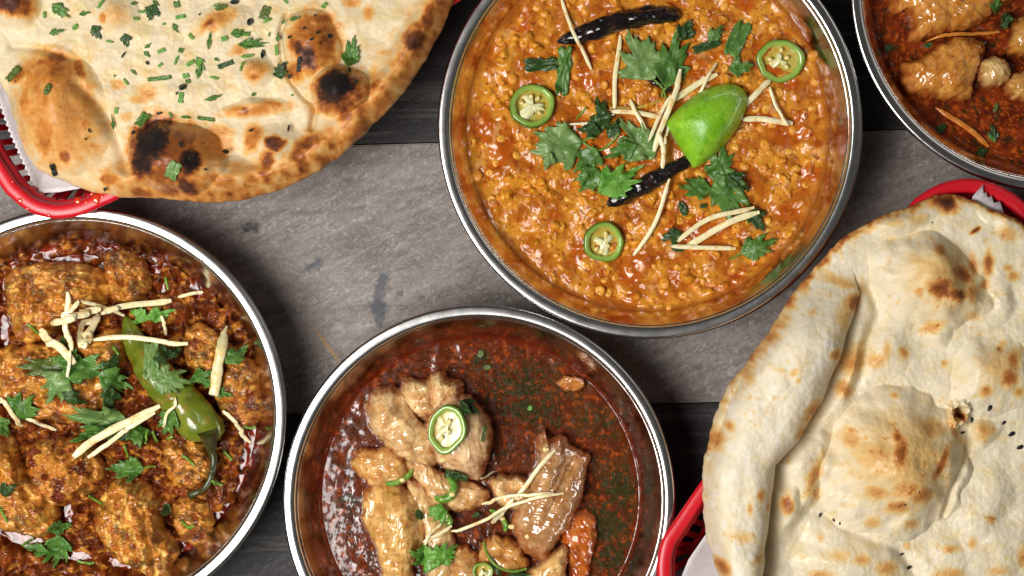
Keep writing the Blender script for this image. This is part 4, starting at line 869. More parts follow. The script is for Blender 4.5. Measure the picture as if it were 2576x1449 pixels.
def solve(dx, dy, z0=.04, r=3, mode='mean'):
    z = z0
    for _ in range(3):
        x, y = P(dx, dy, z); z = float(hq(x, y, r, mode)[0])
    return x, y, z
def surf_z(dx, dy, r=2, mode='max'):
    z = np.full(len(dx), .04)
    for _ in range(3):
        x, y = P(dx, dy, z); z = hq(x, y, r, mode)
    return x, y, z
def ginger(pts, wpx, label, group, lift=0.0, col=(252, 242, 198), seed=0, taper=(.5, .6)):
    q = smooth_open(pts, 36); tq = np.linspace(0, 1, 36); dq = q[-1, :2] - q[0, :2]; lq = np.hypot(*dq)
    q[:, :2] += (np.array([-dq[1], dq[0]]) / lq)[None] * (lq * .022 * (np.sin(tq * 5 + seed * 2.3) - np.sin(seed * 2.3)))[:, None]
    x, y, s = surf_z(q[:, 0], q[:, 1])
    s = np.convolve(np.pad(s, 2, 'edge'), np.ones(5) / 5, 'valid')
    z = np.maximum(s, np.interp(np.arange(36), [0, 35], [s[0], s[-1]]))
    for _ in range(60):
        a = z.copy(); a[1:-1] = (z[:-2] + z[2:]) / 2; z = np.maximum(s - .0004, a)
    w = wpx * U * .45
    z = z + w * .45 + lift
    t = np.linspace(0, 1, 36); wd = w * np.minimum(1, np.minimum(taper[0] + t * 4.0, taper[1] + (1 - t) * 4.0)) * (1 + .12 * noise(t * 5 + seed, t * 0, seed))
    c = np.array([x.mean(), y.mean(), z.min() - w]); path = np.column_stack([x, y, z]) - c
    n = 8; k = np.array([1.0, 1.22, .66, 1.22, 1.0, 1.22, .66, 1.22]); V, F = tube_mesh(path, wd[:, None] * k[None], n, sq=.8)
    colr = mixc(lin(*col), lin(col[0] - 6, col[1] - 14, col[2] - 34), .4 + .8 * fbm(V[:, 0] * 400 + seed, V[:, 1] * 400, seed, 2))
    colr = mixc(colr, lin(232, 168, 70), sstep(.35, .6, fbm(V[:, 0] * 250 + seed, V[:, 1] * 250 + 5, seed + 4, 2)) * .6)
    o = link('ginger_stick', mesh_np('ginger_stick', V, F, colr, smooth=False), MAT_GINGER, loc=c); tag(o, label, 'ginger', group)
    hm_add(V + c); return o

def fan_outline(rg, lobes=5, teeth=3, spread=58):
    pts = [(0.0, -.03)]
    for i in range(lobes):
        a = -spread + 2 * spread * i / (lobes - 1); l = (1 - .26 * abs(a / spread) ** 1.3) * rg.uniform(.9, 1.08)
        hw = spread / (lobes - 1) * .92
        if i: nt_ = rg.uniform(.60, .84); pts.append((nt_ * l * math.cos(R_(a - hw)), nt_ * l * math.sin(R_(a - hw))))
        for k in range(teeth):
            f = (k - (teeth - 1) / 2) / max(1, (teeth - 1) / 2); aa = a + f * hw * .62; ll = l * (1 - .16 * abs(f)) * rg.uniform(.95, 1.05)
            pts.append((ll * math.cos(R_(aa)), ll * math.sin(R_(aa))))
            if k < teeth - 1:
                am = aa + hw * .31; pts.append((ll * .90 * math.cos(R_(am)), ll * .90 * math.sin(R_(am))))
    pts.append((0.0, .03)); return np.array(pts)
def strip_outline(rg):
    top = [(u, .5 + rg.uniform(-.12, .05)) for u in np.linspace(0.06, .94, 7)]; bot = [(u, -.5 + rg.uniform(-.05, .12)) for u in np.linspace(.94, .06, 7)]
    return np.array(top + [(1.0, .25), (.93, .05), (1.02, -.2)] + bot + [(0, -.2), (.06, .1), (-.02, .3)])
def oval_outline(rg):
    a = np.linspace(0, 2 * math.pi, 22, endpoint=False); r = 1 + .1 * np.array([rg.uniform(-1, 1) for _ in a])
    return np.column_stack([.5 + .5 * np.cos(a) * r, .5 * np.sin(a) * r])
GREENS = {'mid': ((66, 108, 36), (100, 140, 62)), 'dark': ((36, 64, 24), (62, 94, 40)), 'pale': ((98, 134, 66), (134, 162, 98)), 'bright': ((84, 142, 44), (122, 172, 74)), 'olive': ((96, 110, 46), (70, 92, 36)), 'black': ((22, 26, 20), (40, 48, 32))}
def leaf(form, x, y, L, W, ang, label, group, tone='mid', seed=0, curl=.12, grow=1.22, lift=.0004, stem=0, name='cilantro_leaf', bend=0.0, cat='cilantro'):
    """x,y centre of the piece in layout units; L along, W across; ang = direction of the tip, counter-clockwise from right"""
    rg = random.Random(seed * 7 + 1)
    if form in ('fan', 'tri'): L, W = L * grow, W * grow
    o_ = {'fan': fan_outline, 'tri': lambda r: fan_outline(r, 3, 3, 46), 'strip': strip_outline, 'oval': oval_outline}[form](rg)
    q = smooth_closed(o_, 120) if form in ('fan', 'tri') else smooth_closed(o_, 60); mn, mx = q.min(0), q.max(0); q = (q - (mn + mx) / 2) / (mx - mn)      # box -0.5..0.5
    base = ((np.array([0, 0]) - (mn + mx) / 2) / (mx - mn))
    na = len(q); nr = 7; t = np.linspace(.06, 1, nr)
    c0 = np.array([-.08, 0.0]) if form in ('fan', 'tri') else np.zeros(2)
    uu = c0[0] + t[:, None] * (q[:, 0] - c0[0])[None]; vv = c0[1] + t[:, None] * (q[:, 1] - c0[1])[None]
    uu = np.append(uu.ravel(), c0[0]); vv = np.append(vv.ravel(), c0[1])
    ca, sa = math.cos(R_(ang)), math.sin(R_(ang))
    du = uu * L; dv = vv * W + bend * L * (uu ** 2 - .25)
    dx = x + du * ca - dv * sa; dy = y - (du * sa + dv * ca)
    _, _, zc = solve(x, y); X, Y = P(dx, dy, zc)
    s = .45 * hq(X, Y, 1, 'max') + .55 * hq(X, Y, 7, 'mean')
    s = np.maximum(s, zc - .006)
    ripple = .09 * L * U * noise(uu * 3.2 + seed, vv * 3.2, seed)
    z = s + .0005 + lift + (curl * W * U * (np.abs(vv) * 2) ** 1.6 * .5) + np.abs(ripple) + ripple * .5
    rad = np.arctan2(vv - base[1], uu - base[0]); vein = np.exp(-(np.sin(rad * (5 if form in ('fan', 'tri') else 9)) / .22) ** 2)
    z = z - vein * .00012
    if form in ('fan', 'tri'): z = z + .05 * L * U * np.sin(rad * 4.2 + seed) * np.hypot(uu - base[0], vv - base[1])
    g0, g1 = GREENS[tone]
    col = mixc(lin(*g0), lin(*g1), .45 + .7 * fbm(uu * 3 + seed, vv * 3, seed + 2, 3) + .35 * vein - .1)
    c = np.array([X[-1], Y[-1], zc]); V = np.column_stack([X, Y, z]) - c
    ob = link(name, mesh_np(name, V, [ring_faces(nr, na), fan(nr * na, 0, na)], col), MAT_LEAF, loc=c); tag(ob, label, cat, group)
    md = ob.modifiers.new('thickness', 'SOLIDIFY'); md.thickness = .00025; md.offset = 0
    hm_add(V + c)
    if stem:
        i = int(np.argmin(np.hypot(uu - base[0], vv - base[1]))); p0 = V[i]
        d = np.array([-ca, -sa, 0]); sd = np.array([sa, -ca, 0]); l = stem * U
        pp = np.array([p0 + d * l * k + sd * l * .18 * math.sin(k * 2.5) * (1 if seed % 2 else -1) for k in np.linspace(-.05, 1, 10)])
        zs = hq(pp[:, 0] + c[0], pp[:, 1] + c[1], 2, 'mean') - c[2] + .0007
        pp[:, 2] = np.maximum(p0[2] * np.linspace(1, 0, 10) + zs * np.linspace(0, 1, 10), zs)
        Vs, Fs = tube_mesh(pp, np.full(10, 2.6 * U), 8); link('stem', mesh_np('stem', Vs, Fs), MAT_STEM, ob)
    return ob
def stem_thing(pts, wpx, label, group, col=None, name='cilantro_sprig'):
    q = smooth_open(pts, 26); x, y, s = surf_z(q[:, 0], q[:, 1], 2, 'mean')
    s = np.convolve(np.pad(s, 3, 'edge'), np.ones(7) / 7, 'valid') + wpx * U * .6
    c = np.array([x.mean(), y.mean(), s.min()]); V, F = tube_mesh(np.column_stack([x, y, s]) - c, np.full(26, wpx * U * .5), 8)
    o = link(name, mesh_np(name, V, F), col or MAT_STEM, loc=c); tag(o, label, 'cilantro', group); hm_add(V + c); return o

def chilli_slice(x, y, rx, ry, ang, label, seed, tilt=(0, 0), seeds=5, thick=.0040, plac=.55, lift=0.0):
    _, _, z = solve(x, y, r=10); X0, Y0 = P(x, y, z)
    z += lift
    root = empty('chilli_slice', (X0, Y0, z)); tag(root, label, 'chilli', 'green chilli slices')
    root.rotation_euler = (tilt[0], tilt[1], R_(ang))
    n = 72; a = np.arange(n) * 2 * math.pi / n; rx, ry = rx * U, ry * U
    wob = 1 + .08 * noise(np.cos(a) * 1.3 + seed * 3.1, np.sin(a) * 1.3, seed)
    prof = [(1.0, 0.0, 0), (1.0, .55, 0), (.985, .85, 0), (.955, .97, .35), (.90, 1.0, .6), (.82, .98, .8), (.74, .86, 1), (.71, .5, 1), (.71, 0, 1), (1.0, 0, 0)]
    V = []; cc = []
    for (k, h, f) in prof:
        kk = k - (.03 * noise(np.cos(a) * 3 + seed, np.sin(a) * 3, seed + 1) if k < .85 else 0)
        V.append(np.stack([rx * wob * kk * np.cos(a), ry * wob * kk * np.sin(a), np.full(n, thick * h)], -1))
        cc.append(np.repeat((lin(62, 114, 22) * (1 - f) + lin(160, 188, 84) * f)[None], n, 0))
    V = np.concatenate(V); link('ring', mesh_np('ring', V, [ring_faces(len(prof), n)], np.concatenate(cc)), MAT_CHILLI, root)
    nb = 40; b3 = np.arange(nb) * 2 * math.pi / nb; Vm = [np.stack([rx * k * np.cos(b3), ry * k * np.sin(b3), np.full(nb, thick * hh) + .0002 * noise(np.cos(b3) * k * 4 + seed, np.sin(b3) * k * 4, seed)], -1) for k, hh in ((.74, .34), (.5, .26), (.2, .3))]
    Vm = np.vstack(Vm + [np.array([[0, 0, thick * .3]])]); link('membrane', mesh_np('membrane', Vm, [ring_faces(3, nb)[:, ::-1], fan(3 * nb, 2 * nb, nb)], mixc(lin(196, 150, 58), lin(178, 178, 84), .5 + 1.2 * noise(Vm[:, 0] * 500, Vm[:, 1] * 500, seed))), MAT_CHILLI, root)
    rg = random.Random(seed); m = 60; b = np.arange(m) * 2 * math.pi / m; ph = rg.uniform(0, 6)
    rr = plac * 1.15 * (.50 + .22 * np.cos(3 * b + ph) + .16 * np.cos(b + ph * 2) + .14 * noise(np.cos(b) * 3 + seed, np.sin(b) * 3, seed))
    t = np.linspace(.05, 1, 7); hgt = thick * .3 + thick * .6 * np.clip(1 - t ** 3, 0, 1) ** .5
    X = t[:, None] * rr[None] * np.cos(b) * rx; Y = t[:, None] * rr[None] * np.sin(b) * ry; Z = np.repeat(hgt[:, None], m, 1) + .0004 * noise(X * 900, Y * 900, seed) * (t[:, None] < .9)
    V = np.vstack([np.stack([X, Y, Z], -1).reshape(-1, 3), [[0, 0, Z[0].mean()]]])
    link('core', mesh_np('core', V, [ring_faces(7, m), fan(7 * m, 0, m)], mixc(lin(240, 238, 200), lin(226, 222, 150), .5 + fbm(V[:, 0] * 700, V[:, 1] * 700, seed, 2))), MAT_CHILLI, root)
    for i in range(seeds):
        an = rg.uniform(0, 6.28); d = rg.uniform(.3, .5); bm = bmesh.new(); bmesh.ops.create_uvsphere(bm, u_segments=10, v_segments=6, radius=1)
        me = bpy.data.meshes.new('seed'); bm.to_mesh(me); bm.free(); me.polygons.foreach_set('use_smooth', np.ones(len(me.polygons), dtype=bool))
        so = link('seed', me, MAT_SEED, root, (rx * d * math.cos(an), ry * d * math.sin(an), thick * .75)); so.scale = (.0013, .0010, .0005); so.rotation_euler = (rg.uniform(-.4, .4), rg.uniform(-.4, .4), an)
    b2 = np.linspace(0, 2 * math.pi, 60); hm_add(np.column_stack([X0 + rx * .9 * np.cos(b2), Y0 + ry * .9 * np.sin(b2), np.full(60, z + thick)]))
    return root
MAT_SEED = food_mat('chilli_seed', rough=.4, color=tuple(lin(236, 214, 140)), var=((900, .08),))

def pod(pts, label, name, colfn, mat, wr=.08, seed=0, n=28, m=90, sink=.35, cat='chilli'):
    q = smooth_open(pts, m); rad = q[:, 2] * U
    x, y, s = surf_z(q[:, 0], q[:, 1], 6, 'mean'); s = np.convolve(np.pad(s, 10, 'edge'), np.ones(21) / 21, 'valid')
    z = s + rad * (1 - sink) * .7 + rad * .1
    c = np.array([x.mean(), y.mean(), s.min()]); path = np.column_stack([x, y, z]) - c
    a = np.arange(n) * 2 * math.pi / n; tt = np.linspace(0, 1, m)
    R2 = rad[:, None] * (1.14 if wr > .2 else 1.02) * (1 + wr * fbm(tt[:, None] * 7 + seed, np.cos(a)[None] * 1.3 + np.sin(a)[None] * .7, seed, 3))
    V, F = tube_mesh(path, R2, n, sq=.82)
    V3 = V.copy(); o = link(name, mesh_np(name, V, F, colfn(V)), mat, loc=c); tag(o, label, cat); hm_add(V3 + c)
    return o, path, c

# ---- dal bowl
G_D = 'ginger sticks on the dal'; G_DL = 'cilantro on the dal'
drc = lambda V: mixc(lin(14, 11, 12), lin(34, 18, 15), .3 + fbm(V[:, 0] * 150, V[:, 1] * 150, 3, 3))
pod([(p[0], p[1], p[2] * S2) for p in C2([(522, 178, 7), (560, 168, 22), (620, 152, 34), (700, 122, 38), (790, 92, 38), (880, 72, 36), (960, 66, 32), (1015, 72, 25), (1030, 78, 12)])], 'long black dried chilli at the top of the dal', 'dried_chilli', drc, MAT_DRIED, .25, 3)
pod([(p[0], p[1], p[2] * S2) for p in C2([(732, 868, 8), (760, 848, 26), (820, 815, 36), (900, 775, 34), (980, 728, 28), (1050, 690, 24), (1095, 668, 18), (1120, 655, 10)])], 'black dried chilli poking out below the lime wedge', 'dried_chilli', drc, MAT_DRIED, .25, 5)
pod([(p[0], p[1], p[2] * S2) for p in C2([(900, 330, 8), (930, 342, 16), (970, 365, 16), (1000, 388, 8)])], 'short black chilli end under the big cilantro leaf', 'dried_chilli', drc, MAT_DRIED, .25, 7, m=40)
chilli_slice(*C2([(1460, 255)])[0], 102 * S2, 92 * S2, 0, 'green chilli slice right of the lime wedge in the dal', 3, plac=.5, tilt=(.14, -.08), lift=-.0004)
chilli_slice(*C2([(413, 452)])[0], 101 * S2, 93 * S2, 20, 'green chilli slice at the left side of the dal', 4, plac=.8, tilt=(-.1, .12), thick=.0046)
chilli_slice(*C2([(712, 1020)])[0], 86 * S2, 89 * S2, -10, 'green chilli slice at the bottom of the dal', 5, plac=.7, tilt=(.1, .16), thick=.0036, lift=-.0006)
GD = [([(740, 452), (860, 452), (960, 430)], 16, 'greenish translucent stalk lying left of the lime wedge', -.0008, (190, 160, 70)),
      ([(535, -10), (570, 130), (665, 295)], 17, 'thin ginger stick crossing the long black chilli', .0, None), ([(785, 150), (778, 300), (768, 462)], 22, 'upright ginger stick left of the big cilantro leaf', 0, None),
      ([(1195, 315), (1080, 372), (970, 432)], 30, 'broad ginger stick slanting behind the lime wedge', 0, None), ([(745, 472), (860, 482), (970, 494)], 24, 'level ginger stick ending at the left of the lime', 0, None),
      ([(520, 526), (640, 512), (760, 482)], 11, 'wispy ginger thread reaching left from the heap', 0, None), ([(828, 422), (868, 520), (905, 602)], 19, 'ginger stick forming the left of a V by the lime', .0004, None),
      ([(905, 598), (950, 510), (1000, 405)], 18, 'ginger stick forming the right of a V by the lime', .0006, None), ([(1038, 295), (1005, 450), (935, 645)], 26, 'long ginger stick leaning along the left of the lime', .0012, None),
      ([(1192, 268), (1150, 335), (1108, 405)], 14, 'short thin ginger stick above the lime wedge', .001, None), ([(948, 560), (960, 640), (966, 712)], 22, 'ginger stick tip pointing down left of the lime', 0, None), ([(990, 530), (980, 580), (978, 610)], 12, 'tiny ginger splinter touching the lime edge', 0, None),
      ([(1420, 338), (1360, 390), (1300, 445)], 28, 'ginger stick sticking out right of the lime top', 0, None), ([(1300, 506), (1400, 508), (1512, 516)], 28, 'level ginger stick right of the lime wedge', .0003, None), ([(1415, 368), (1450, 450), (1492, 535)], 15, 'thin ginger stick meeting the level one right of the lime', .0008, None),
      ([(994, 755), (925, 920), (835, 1078)], 20, 'lone ginger stick slanting below the lower black chilli', 0, None), ([(1350, 876), (1180, 922), (1030, 1030)], 24, 'upper of the three ginger sticks at the dal bottom right', .0006, None), ([(1372, 896), (1190, 972), (1060, 1036)], 32, 'middle of the three ginger sticks at the dal bottom right', .0002, None), ([(1272, 1050), (1140, 1036), (1000, 1040)], 22, 'lowest level ginger stick at the dal bottom right', .0004, None)]
for i, (p, w_, lb, lf, cl) in enumerate(GD[:7]): ginger(C2(p), w_ * S2, lb, G_D, lf, cl or (252, 242, 200), seed=i)
LD = [('fan', 862, 240, 200, 190, 118, 'large cilantro leaf fanned out at the top of the dal', 'pale', 90), ('fan', 1010, 245, 230, 130, 78, 'upright cilantro leaf beside the large fanned one', 'mid', 40), ('tri', 1062, 130, 90, 70, 60, 'small curled cilantro leaf at the end of the long black chilli', 'dark', 0), ('strip', 1150, 195, 130, 40, 20, 'dark folded cilantro leaf between chilli end and lime', 'dark', 0), ('strip', 1280, 165, 165, 75, 66, 'rectangular cut cilantro leaf left of the right chilli slice', 'mid', 0), ('tri', 1295, 283, 95, 72, 10, 'small rounded cilantro leaf below the rectangular cut leaf', 'mid', 0), ('tri', 1190, 140, 80, 50, 45, 'tiny pale cilantro leaf tip above the lime', 'mid', 0),
      ('strip', 545, 302, 215, 66, 84, 'tall cut cilantro strip right of the left chilli slice', 'mid', 0), ('strip', 448, 275, 145, 62, 2, 'dark cut cilantro leaf above the left chilli slice', 'dark', 0), ('tri', 700, 480, 125, 80, 100, 'dark cilantro leaf under the ginger thread', 'dark', 0), ('tri', 655, 552, 90, 60, 170, 'small dark cilantro leaf right of the bright fan leaf', 'dark', 0), ('tri', 760, 540, 90, 60, 60, 'shaded cilantro leaf under the level ginger stick', 'dark', 0),
      ('fan', 512, 622, 190, 175, 190, 'bright fan-shaped cilantro leaf below the left chilli slice', 'pale', 60), ('tri', 480, 680, 70, 50, 250, 'small pale leaf tip under the bright fan leaf', 'pale', 0), ('fan', 645, 700, 150, 100, 250, 'dark cilantro leaf left of the lower black chilli', 'mid', 0), ('fan', 655, 765, 110, 110, 230, 'toothed cilantro leaf at the lower left of the herb heap', 'mid', 0), ('fan', 785, 758, 190, 130, 30, 'glossy cilantro leaf lying on the lower black chilli', 'bright', 0), ('fan', 850, 590, 190, 150, 130, 'large cilantro leaf in the middle left of the lime', 'pale', 0), ('tri', 785, 640, 130, 70, 200, 'cilantro leaf above the glossy leaf by the lower chilli', 'mid', 0),
      ('fan', 1210, 690, 150, 110, 80, 'cilantro leaf directly below the lime wedge', 'mid', 0), ('fan', 1100, 792, 125, 85, 175, 'toothed cilantro leaf left of the herb strip below the lime', 'mid', 0), ('fan', 1245, 835, 190, 140, 300, 'broad cilantro leaf above the three ginger sticks', 'mid', 0), ('tri', 1285, 770, 100, 70, 320, 'shaded cilantro leaf between lime and three ginger sticks', 'dark', 0), ('tri', 1360, 925, 100, 75, 300, 'dark cilantro leaf at the end of the three ginger sticks', 'dark', 0), ('oval', 1050, 882, 70, 34, 110, 'tiny dark cilantro scrap below the lower black chilli', 'dark', 0), ('tri', 1002, 1000, 85, 60, 200, 'small dark cilantro leaf left of the three ginger sticks', 'dark', 0), ('fan', 1372, 1042, 140, 90, 20, 'lone cilantro leaf at the lower right of the dal', 'mid', 50), ('oval', 1030, 1052, 60, 24, 0, 'tiny dark leaf scrap under the lowest ginger stick', 'dark', 0), ('oval', 1135, 870, 30, 20, 0, 'pinhead cilantro scrap between the two lower leaf groups', 'dark', 0)]
for i, (f, x, y, L, W, a, lb, tn, st) in enumerate(LD):
    X_, Y_ = C2([(x, y)])[0]; leaf(f, X_, Y_, L * S2, W * S2, a, lb, G_DL, tn, i + 1, stem=st * S2)
stem_thing(C2([(590, 562), (640, 610), (700, 635), (750, 600), (780, 560)]), 6, 'curved cilantro stem below the ginger thread', G_DL)
stem_thing(C2([(600, 502), (622, 478), (642, 455)]), 6, 'short cilantro stem left of the ginger heap', G_DL)
for i, (p, w_, lb, lf, cl) in enumerate(GD[7:]): ginger(C2(p), w_ * S2, lb, G_D, lf, cl or (252, 242, 200), seed=i + 20)
# lime wedge
MAT_LIME = food_mat('lime_peel', rough=.36, coat=.3, coat_rough=.2, var=((150, .08), (1200, .08)), bumps=((1100, .55, .0008, 2, 'n'),), sss=.12, sss_r=(.001, .002, .0004))
lime_pts = C2([(980, 522), (1012, 475), (1062, 428), (1130, 380), (1200, 352), (1262, 346), (1312, 368), (1333, 405), (1326, 455), (1292, 532), (1240, 602), (1172, 668), (1112, 706), (1085, 692), (1048, 632), (1012, 575)])
def lime_col(px, py, T, n1):
    c = mixc(lin(118, 182, 22), lin(150, 204, 44), .5 + .8 * fbm(px / 60, py / 60, 701, 3))
    c = mixc(c, lin(92, 158, 16), sstep(.15, .6, fbm(px / 22, py / 22, 705, 3)) * .5)
    return mixc(c, lin(206, 216, 150), sstep(.965, 1.0, T) * .8 * (px + py * .5 < 1880))
zl = solve(*C2([(1160, 520)])[0], r=20)[2]
lime = blob('lime_wedge', 'bright green lime wedge lying peel up on the dal', 'lime', lime_pts, zl, .0175, MAT_LIME, lime_col, None, 60, 180, (2.0, .5), .0002, 60, .0, 51, (), (.0, .0), .0, sink=.002)

# ---- chicken bowl
G_C = 'ginger sticks on the chicken'; G_CL = 'cilantro on the chicken'
chc = lambda V: mixc(mixc(lin(96, 110, 24), lin(128, 134, 40), .5 + fbm(V[:, 0] * 90, V[:, 1] * 90, 13, 3)), lin(150, 96, 30), sstep(.3, .6, fbm(V[:, 0] * 160, V[:, 1] * 160, 17, 3)) * .5)
MAT_POD = food_mat('cooked_green_chilli', rough=.26, coat=.4, coat_rough=.08, var=((200, .1),), bumps=((160, .35, .002, 3, 'n'),), sss=.1, sss_r=(.001, .0015, .0004))
gp, gpath, gc = pod([(p[0], p[1], p[2] * S4) for p in C4([(476, 462, 6), (490, 490, 26), (515, 545, 42), (560, 625, 58), (620, 705, 68), (690, 785, 78), (750, 845, 82), (795, 885, 68), (815, 915, 40), (820, 926, 14)])], 'whole olive green chilli with a dark curved stem', 'green_chilli', chc, MAT_POD, .10, 9, n=36, m=110, sink=.2)
MAT_CALYX = food_mat('chilli_stem', rough=.4, color=tuple(lin(58, 60, 22)), var=((300, .4),), coat=.3)
sp = smooth_open(C4([(790, 900), (808, 960), (818, 1010), (806, 1070), (776, 1118), (722, 1142)]), 30); sx, sy, sz = surf_z(sp[:, 0], sp[:, 1], 3, 'mean')
sz = np.linspace(sz[0] - .002, sz[-1] + .001, 30) * .5 + .5 * np.maximum(sz, .03) + .002
V, F = tube_mesh(np.column_stack([sx, sy, sz]) - gc, np.interp(np.linspace(0, 1, 30), [0, .12, .3, .9, 1], [26, 18, 10, 8, 11]) * U * S4 * 1.5, 10); link('stem', mesh_np('stem', V, F), MAT_CALYX, gp); hm_add(V + gc)
LC1 = [('tri', 530, 458, 70, 55, 150, 'left half of the paired leaflets above the green chilli', 'bright', 0), ('tri', 615, 452, 100, 50, 15, 'right half of the paired leaflets above the green chilli', 'bright', 0), ('strip', 575, 628, 145, 66, 96, 'wide cut cilantro strip across the green chilli', 'pale', 0), ('fan', 658, 705, 130, 95, 350, 'cilantro leaf stuck to the middle of the green chilli', 'pale', 0), ('tri', 655, 600, 90, 60, 20, 'dark cilantro leaf right of the chilli strip', 'dark', 0),
       ('fan', 165, 655, 170, 70, 175, 'cilantro leaf pointing left from the herb heap', 'olive', 0), ('fan', 210, 735, 130, 120, 235, 'toothed cilantro leaf at the lower left of the herb heap on the chicken', 'pale', 0), ('fan', 345, 655, 170, 95, 10, 'broad bright cilantro leaf in the centre of the herb heap', 'mid', 0), ('tri', 250, 600, 110, 80, 110, 'cilantro leaf half hidden by ginger in the herb heap', 'mid', 0), ('tri', 430, 645, 80, 60, 60, 'dark cilantro leaf right of the broad bright one', 'dark', 0), ('fan', 455, 705, 115, 85, 330, 'cilantro leaf dropping right from the herb heap', 'mid', 0), ('tri', 285, 775, 90, 50, 330, 'shadowed cilantro leaf under the herb heap', 'dark', 0), ('tri', 425, 775, 90, 60, 260, 'dark curled cilantro leaf below the dropping one', 'dark', 0), ('fan', 95, 797, 105, 110, 40, 'cilantro leaf near the left edge above the drumstick', 'mid', 0), ('fan', 375, 852, 210, 95, 170, 'large pale cilantro leaf left of the long ginger sliver', 'pale', 0), ('tri', 345, 908, 110, 60, 200, 'cilantro leaf below the large pale one', 'mid', 0), ('tri', 440, 905, 120, 60, 340, 'dark cilantro leaf under the long ginger sliver', 'dark', 0), ('tri', 530, 915, 80, 70, 280, 'grey green cilantro leaf right of the long ginger sliver', 'mid', 0), ('fan', 480, 1038, 120, 80, 180, 'lone cilantro leaf below the long ginger sliver', 'mid', 40), ('fan', 640, 865, 100, 80, 240, 'feathery cilantro leaf left of the chilli tip', 'mid', 0),
       ('tri', 770, 685, 95, 50, 20, 'dark cilantro leaf left of the tall ginger sliver', 'mid', 0), ('tri', 900, 608, 90, 62, 40, 'dark glossy cilantro leaf right of the tall ginger sliver', 'mid', 0), ('tri', 850, 752, 70, 40, 340, 'small cilantro leaf at the foot of the tall ginger sliver', 'mid', 0), ('strip', 800, 715, 60, 34, 10, 'scrap of cilantro behind the tall ginger sliver foot', 'mid', 0), ('tri', 20, 882, 70, 55, 300, 'cilantro leaf on the left photo edge beside thin ginger', 'mid', 0), ('tri', 28, 1118, 75, 50, 20, 'dark cilantro leaf on the drumstick', 'dark', 0), ('fan', 234, 1350, 110, 90, 260, 'cilantro leaf floating on the oil at bottom left', 'mid', 0), ('tri', 150, 1342, 90, 45, 170, 'pale cilantro leaf left of the floating one', 'mid', 0), ('tri', 242, 1260, 75, 46, 10, 'cilantro leaf at the gap right of the drumstick', 'mid', 0), ('oval', 641, 1192, 44, 30, 270, 'small dull cilantro scrap between the lower chicken pieces', 'dark', 0)]
for i, (f, x, y, L, W, a, lb, tn, st) in enumerate(LC1):
    X_, Y_ = C4([(x, y)])[0]; leaf(f, X_, Y_, L * S4, W * S4, a, lb, G_CL, tn, i + 41, stem=st * S4)
for (a, b, c) in [((695, 990), (718, 1006), (742, 1030)), ((805, 1086), (825, 1096), (848, 1104)), ((342, 1146), (365, 1160), (390, 1174)), ((852, 975), (868, 990), (884, 1008)), ((690, 1240), (705, 1254), (725, 1270)), ((712, 1264), (726, 1262), (742, 1258)), ((4, 1190), (14, 1214), (30, 1244)), ((108, 492), (130, 510), (152, 528)), ((630, 312), (635, 335), (640, 360)), ((474, 952), (482, 975), (488, 998)), ((560, 900), (556, 922), (552, 944)), ((580, 900), (590, 920), (600, 938)), ((292, 1394), (325, 1398), (355, 1400)), ((90, 1330), (104, 1322), (118, 1312)), ((430, 575), (440, 590), (452, 606)), ((640, 926), (650, 922), (660, 918)), ((955, 1100), (966, 1104), (980, 1098)), ((930, 880), (955, 886), (975, 882))]:
    stem_thing(C4([a, b, c]), 7.5, 'chopped green cilantro stem lying on the chicken curry', 'chopped stems on the chicken')
GC = [([(258, 368), (268, 480), (272, 592)], 24, 'upright ginger stick at the left of the ginger pile', .0), ([(300, 402), (288, 440), (282, 475)], 20, 'short ginger stick bridging the pile top', .0004), ([(310, 402), (390, 420), (470, 462)], 16, 'thin ginger stick sloping right from the pile top', .0), ([(308, 582), (314, 520), (318, 470)], 26, 'stubby ginger stick hanging under the pile', .0), ([(318, 584), (345, 520), (374, 456)], 32, 'broad ginger stick leaning under the pile', .0004), ([(200, 488), (300, 466), (388, 438)], 30, 'yellowish ginger stick crossing the pile', .0012), ([(385, 452), (520, 420), (652, 396)], 26, 'long ginger stick running right from the pile', .0006), ([(158, 510), (230, 565), (286, 642)], 36, 'thick ginger stick pointing down at the herb heap', .0006), ([(270, 590), (262, 640), (256, 692)], 14, 'thin ginger tip resting on the herb heap', .001),
      ([(355, 552), (540, 538), (715, 556)], 22, 'level ginger stick across the top of the green chilli', .001), ([(678, 388), (725, 374), (772, 372)], 15, 'short ginger stick near the top right of the left bowl', .0), ([(614, 458), (622, 490), (632, 532)], 14, 'small ginger stick above the chilli shoulder', .0), ([(608, 802), (460, 890), (285, 1005)], 34, 'long ginger sliver below the green chilli, upper strand', .0006), ([(592, 828), (470, 905), (330, 992)], 20, 'thinner strand under the long ginger sliver', .0004), ([(100, 852), (155, 872), (215, 892)], 15, 'thin ginger stick above the dark crusted chicken', .0), ([(5, 772), (45, 820), (85, 876)], 20, 'ginger stick near the left photo edge', .0), ([(668, 770), (668, 800), (632, 830), (622, 880)], 13, 'curled ginger shred on the lower part of the chilli', .0006), ([(848, 820), (900, 872), (955, 938)], 17, 'ginger stick at the right wall beside the oil', .0)]
for i, (p, w_, lb, lf) in enumerate(GC): ginger(C4(p), w_ * S4, lb, G_C, lf, seed=i + 50)
ginger(C4([(866, 498), (850, 600), (812, 760)]), 46 * S4, 'tall broad ginger sliver standing out at right of the chilli', G_C, .0012, (236, 228, 180), 90, taper=(.08, .9))

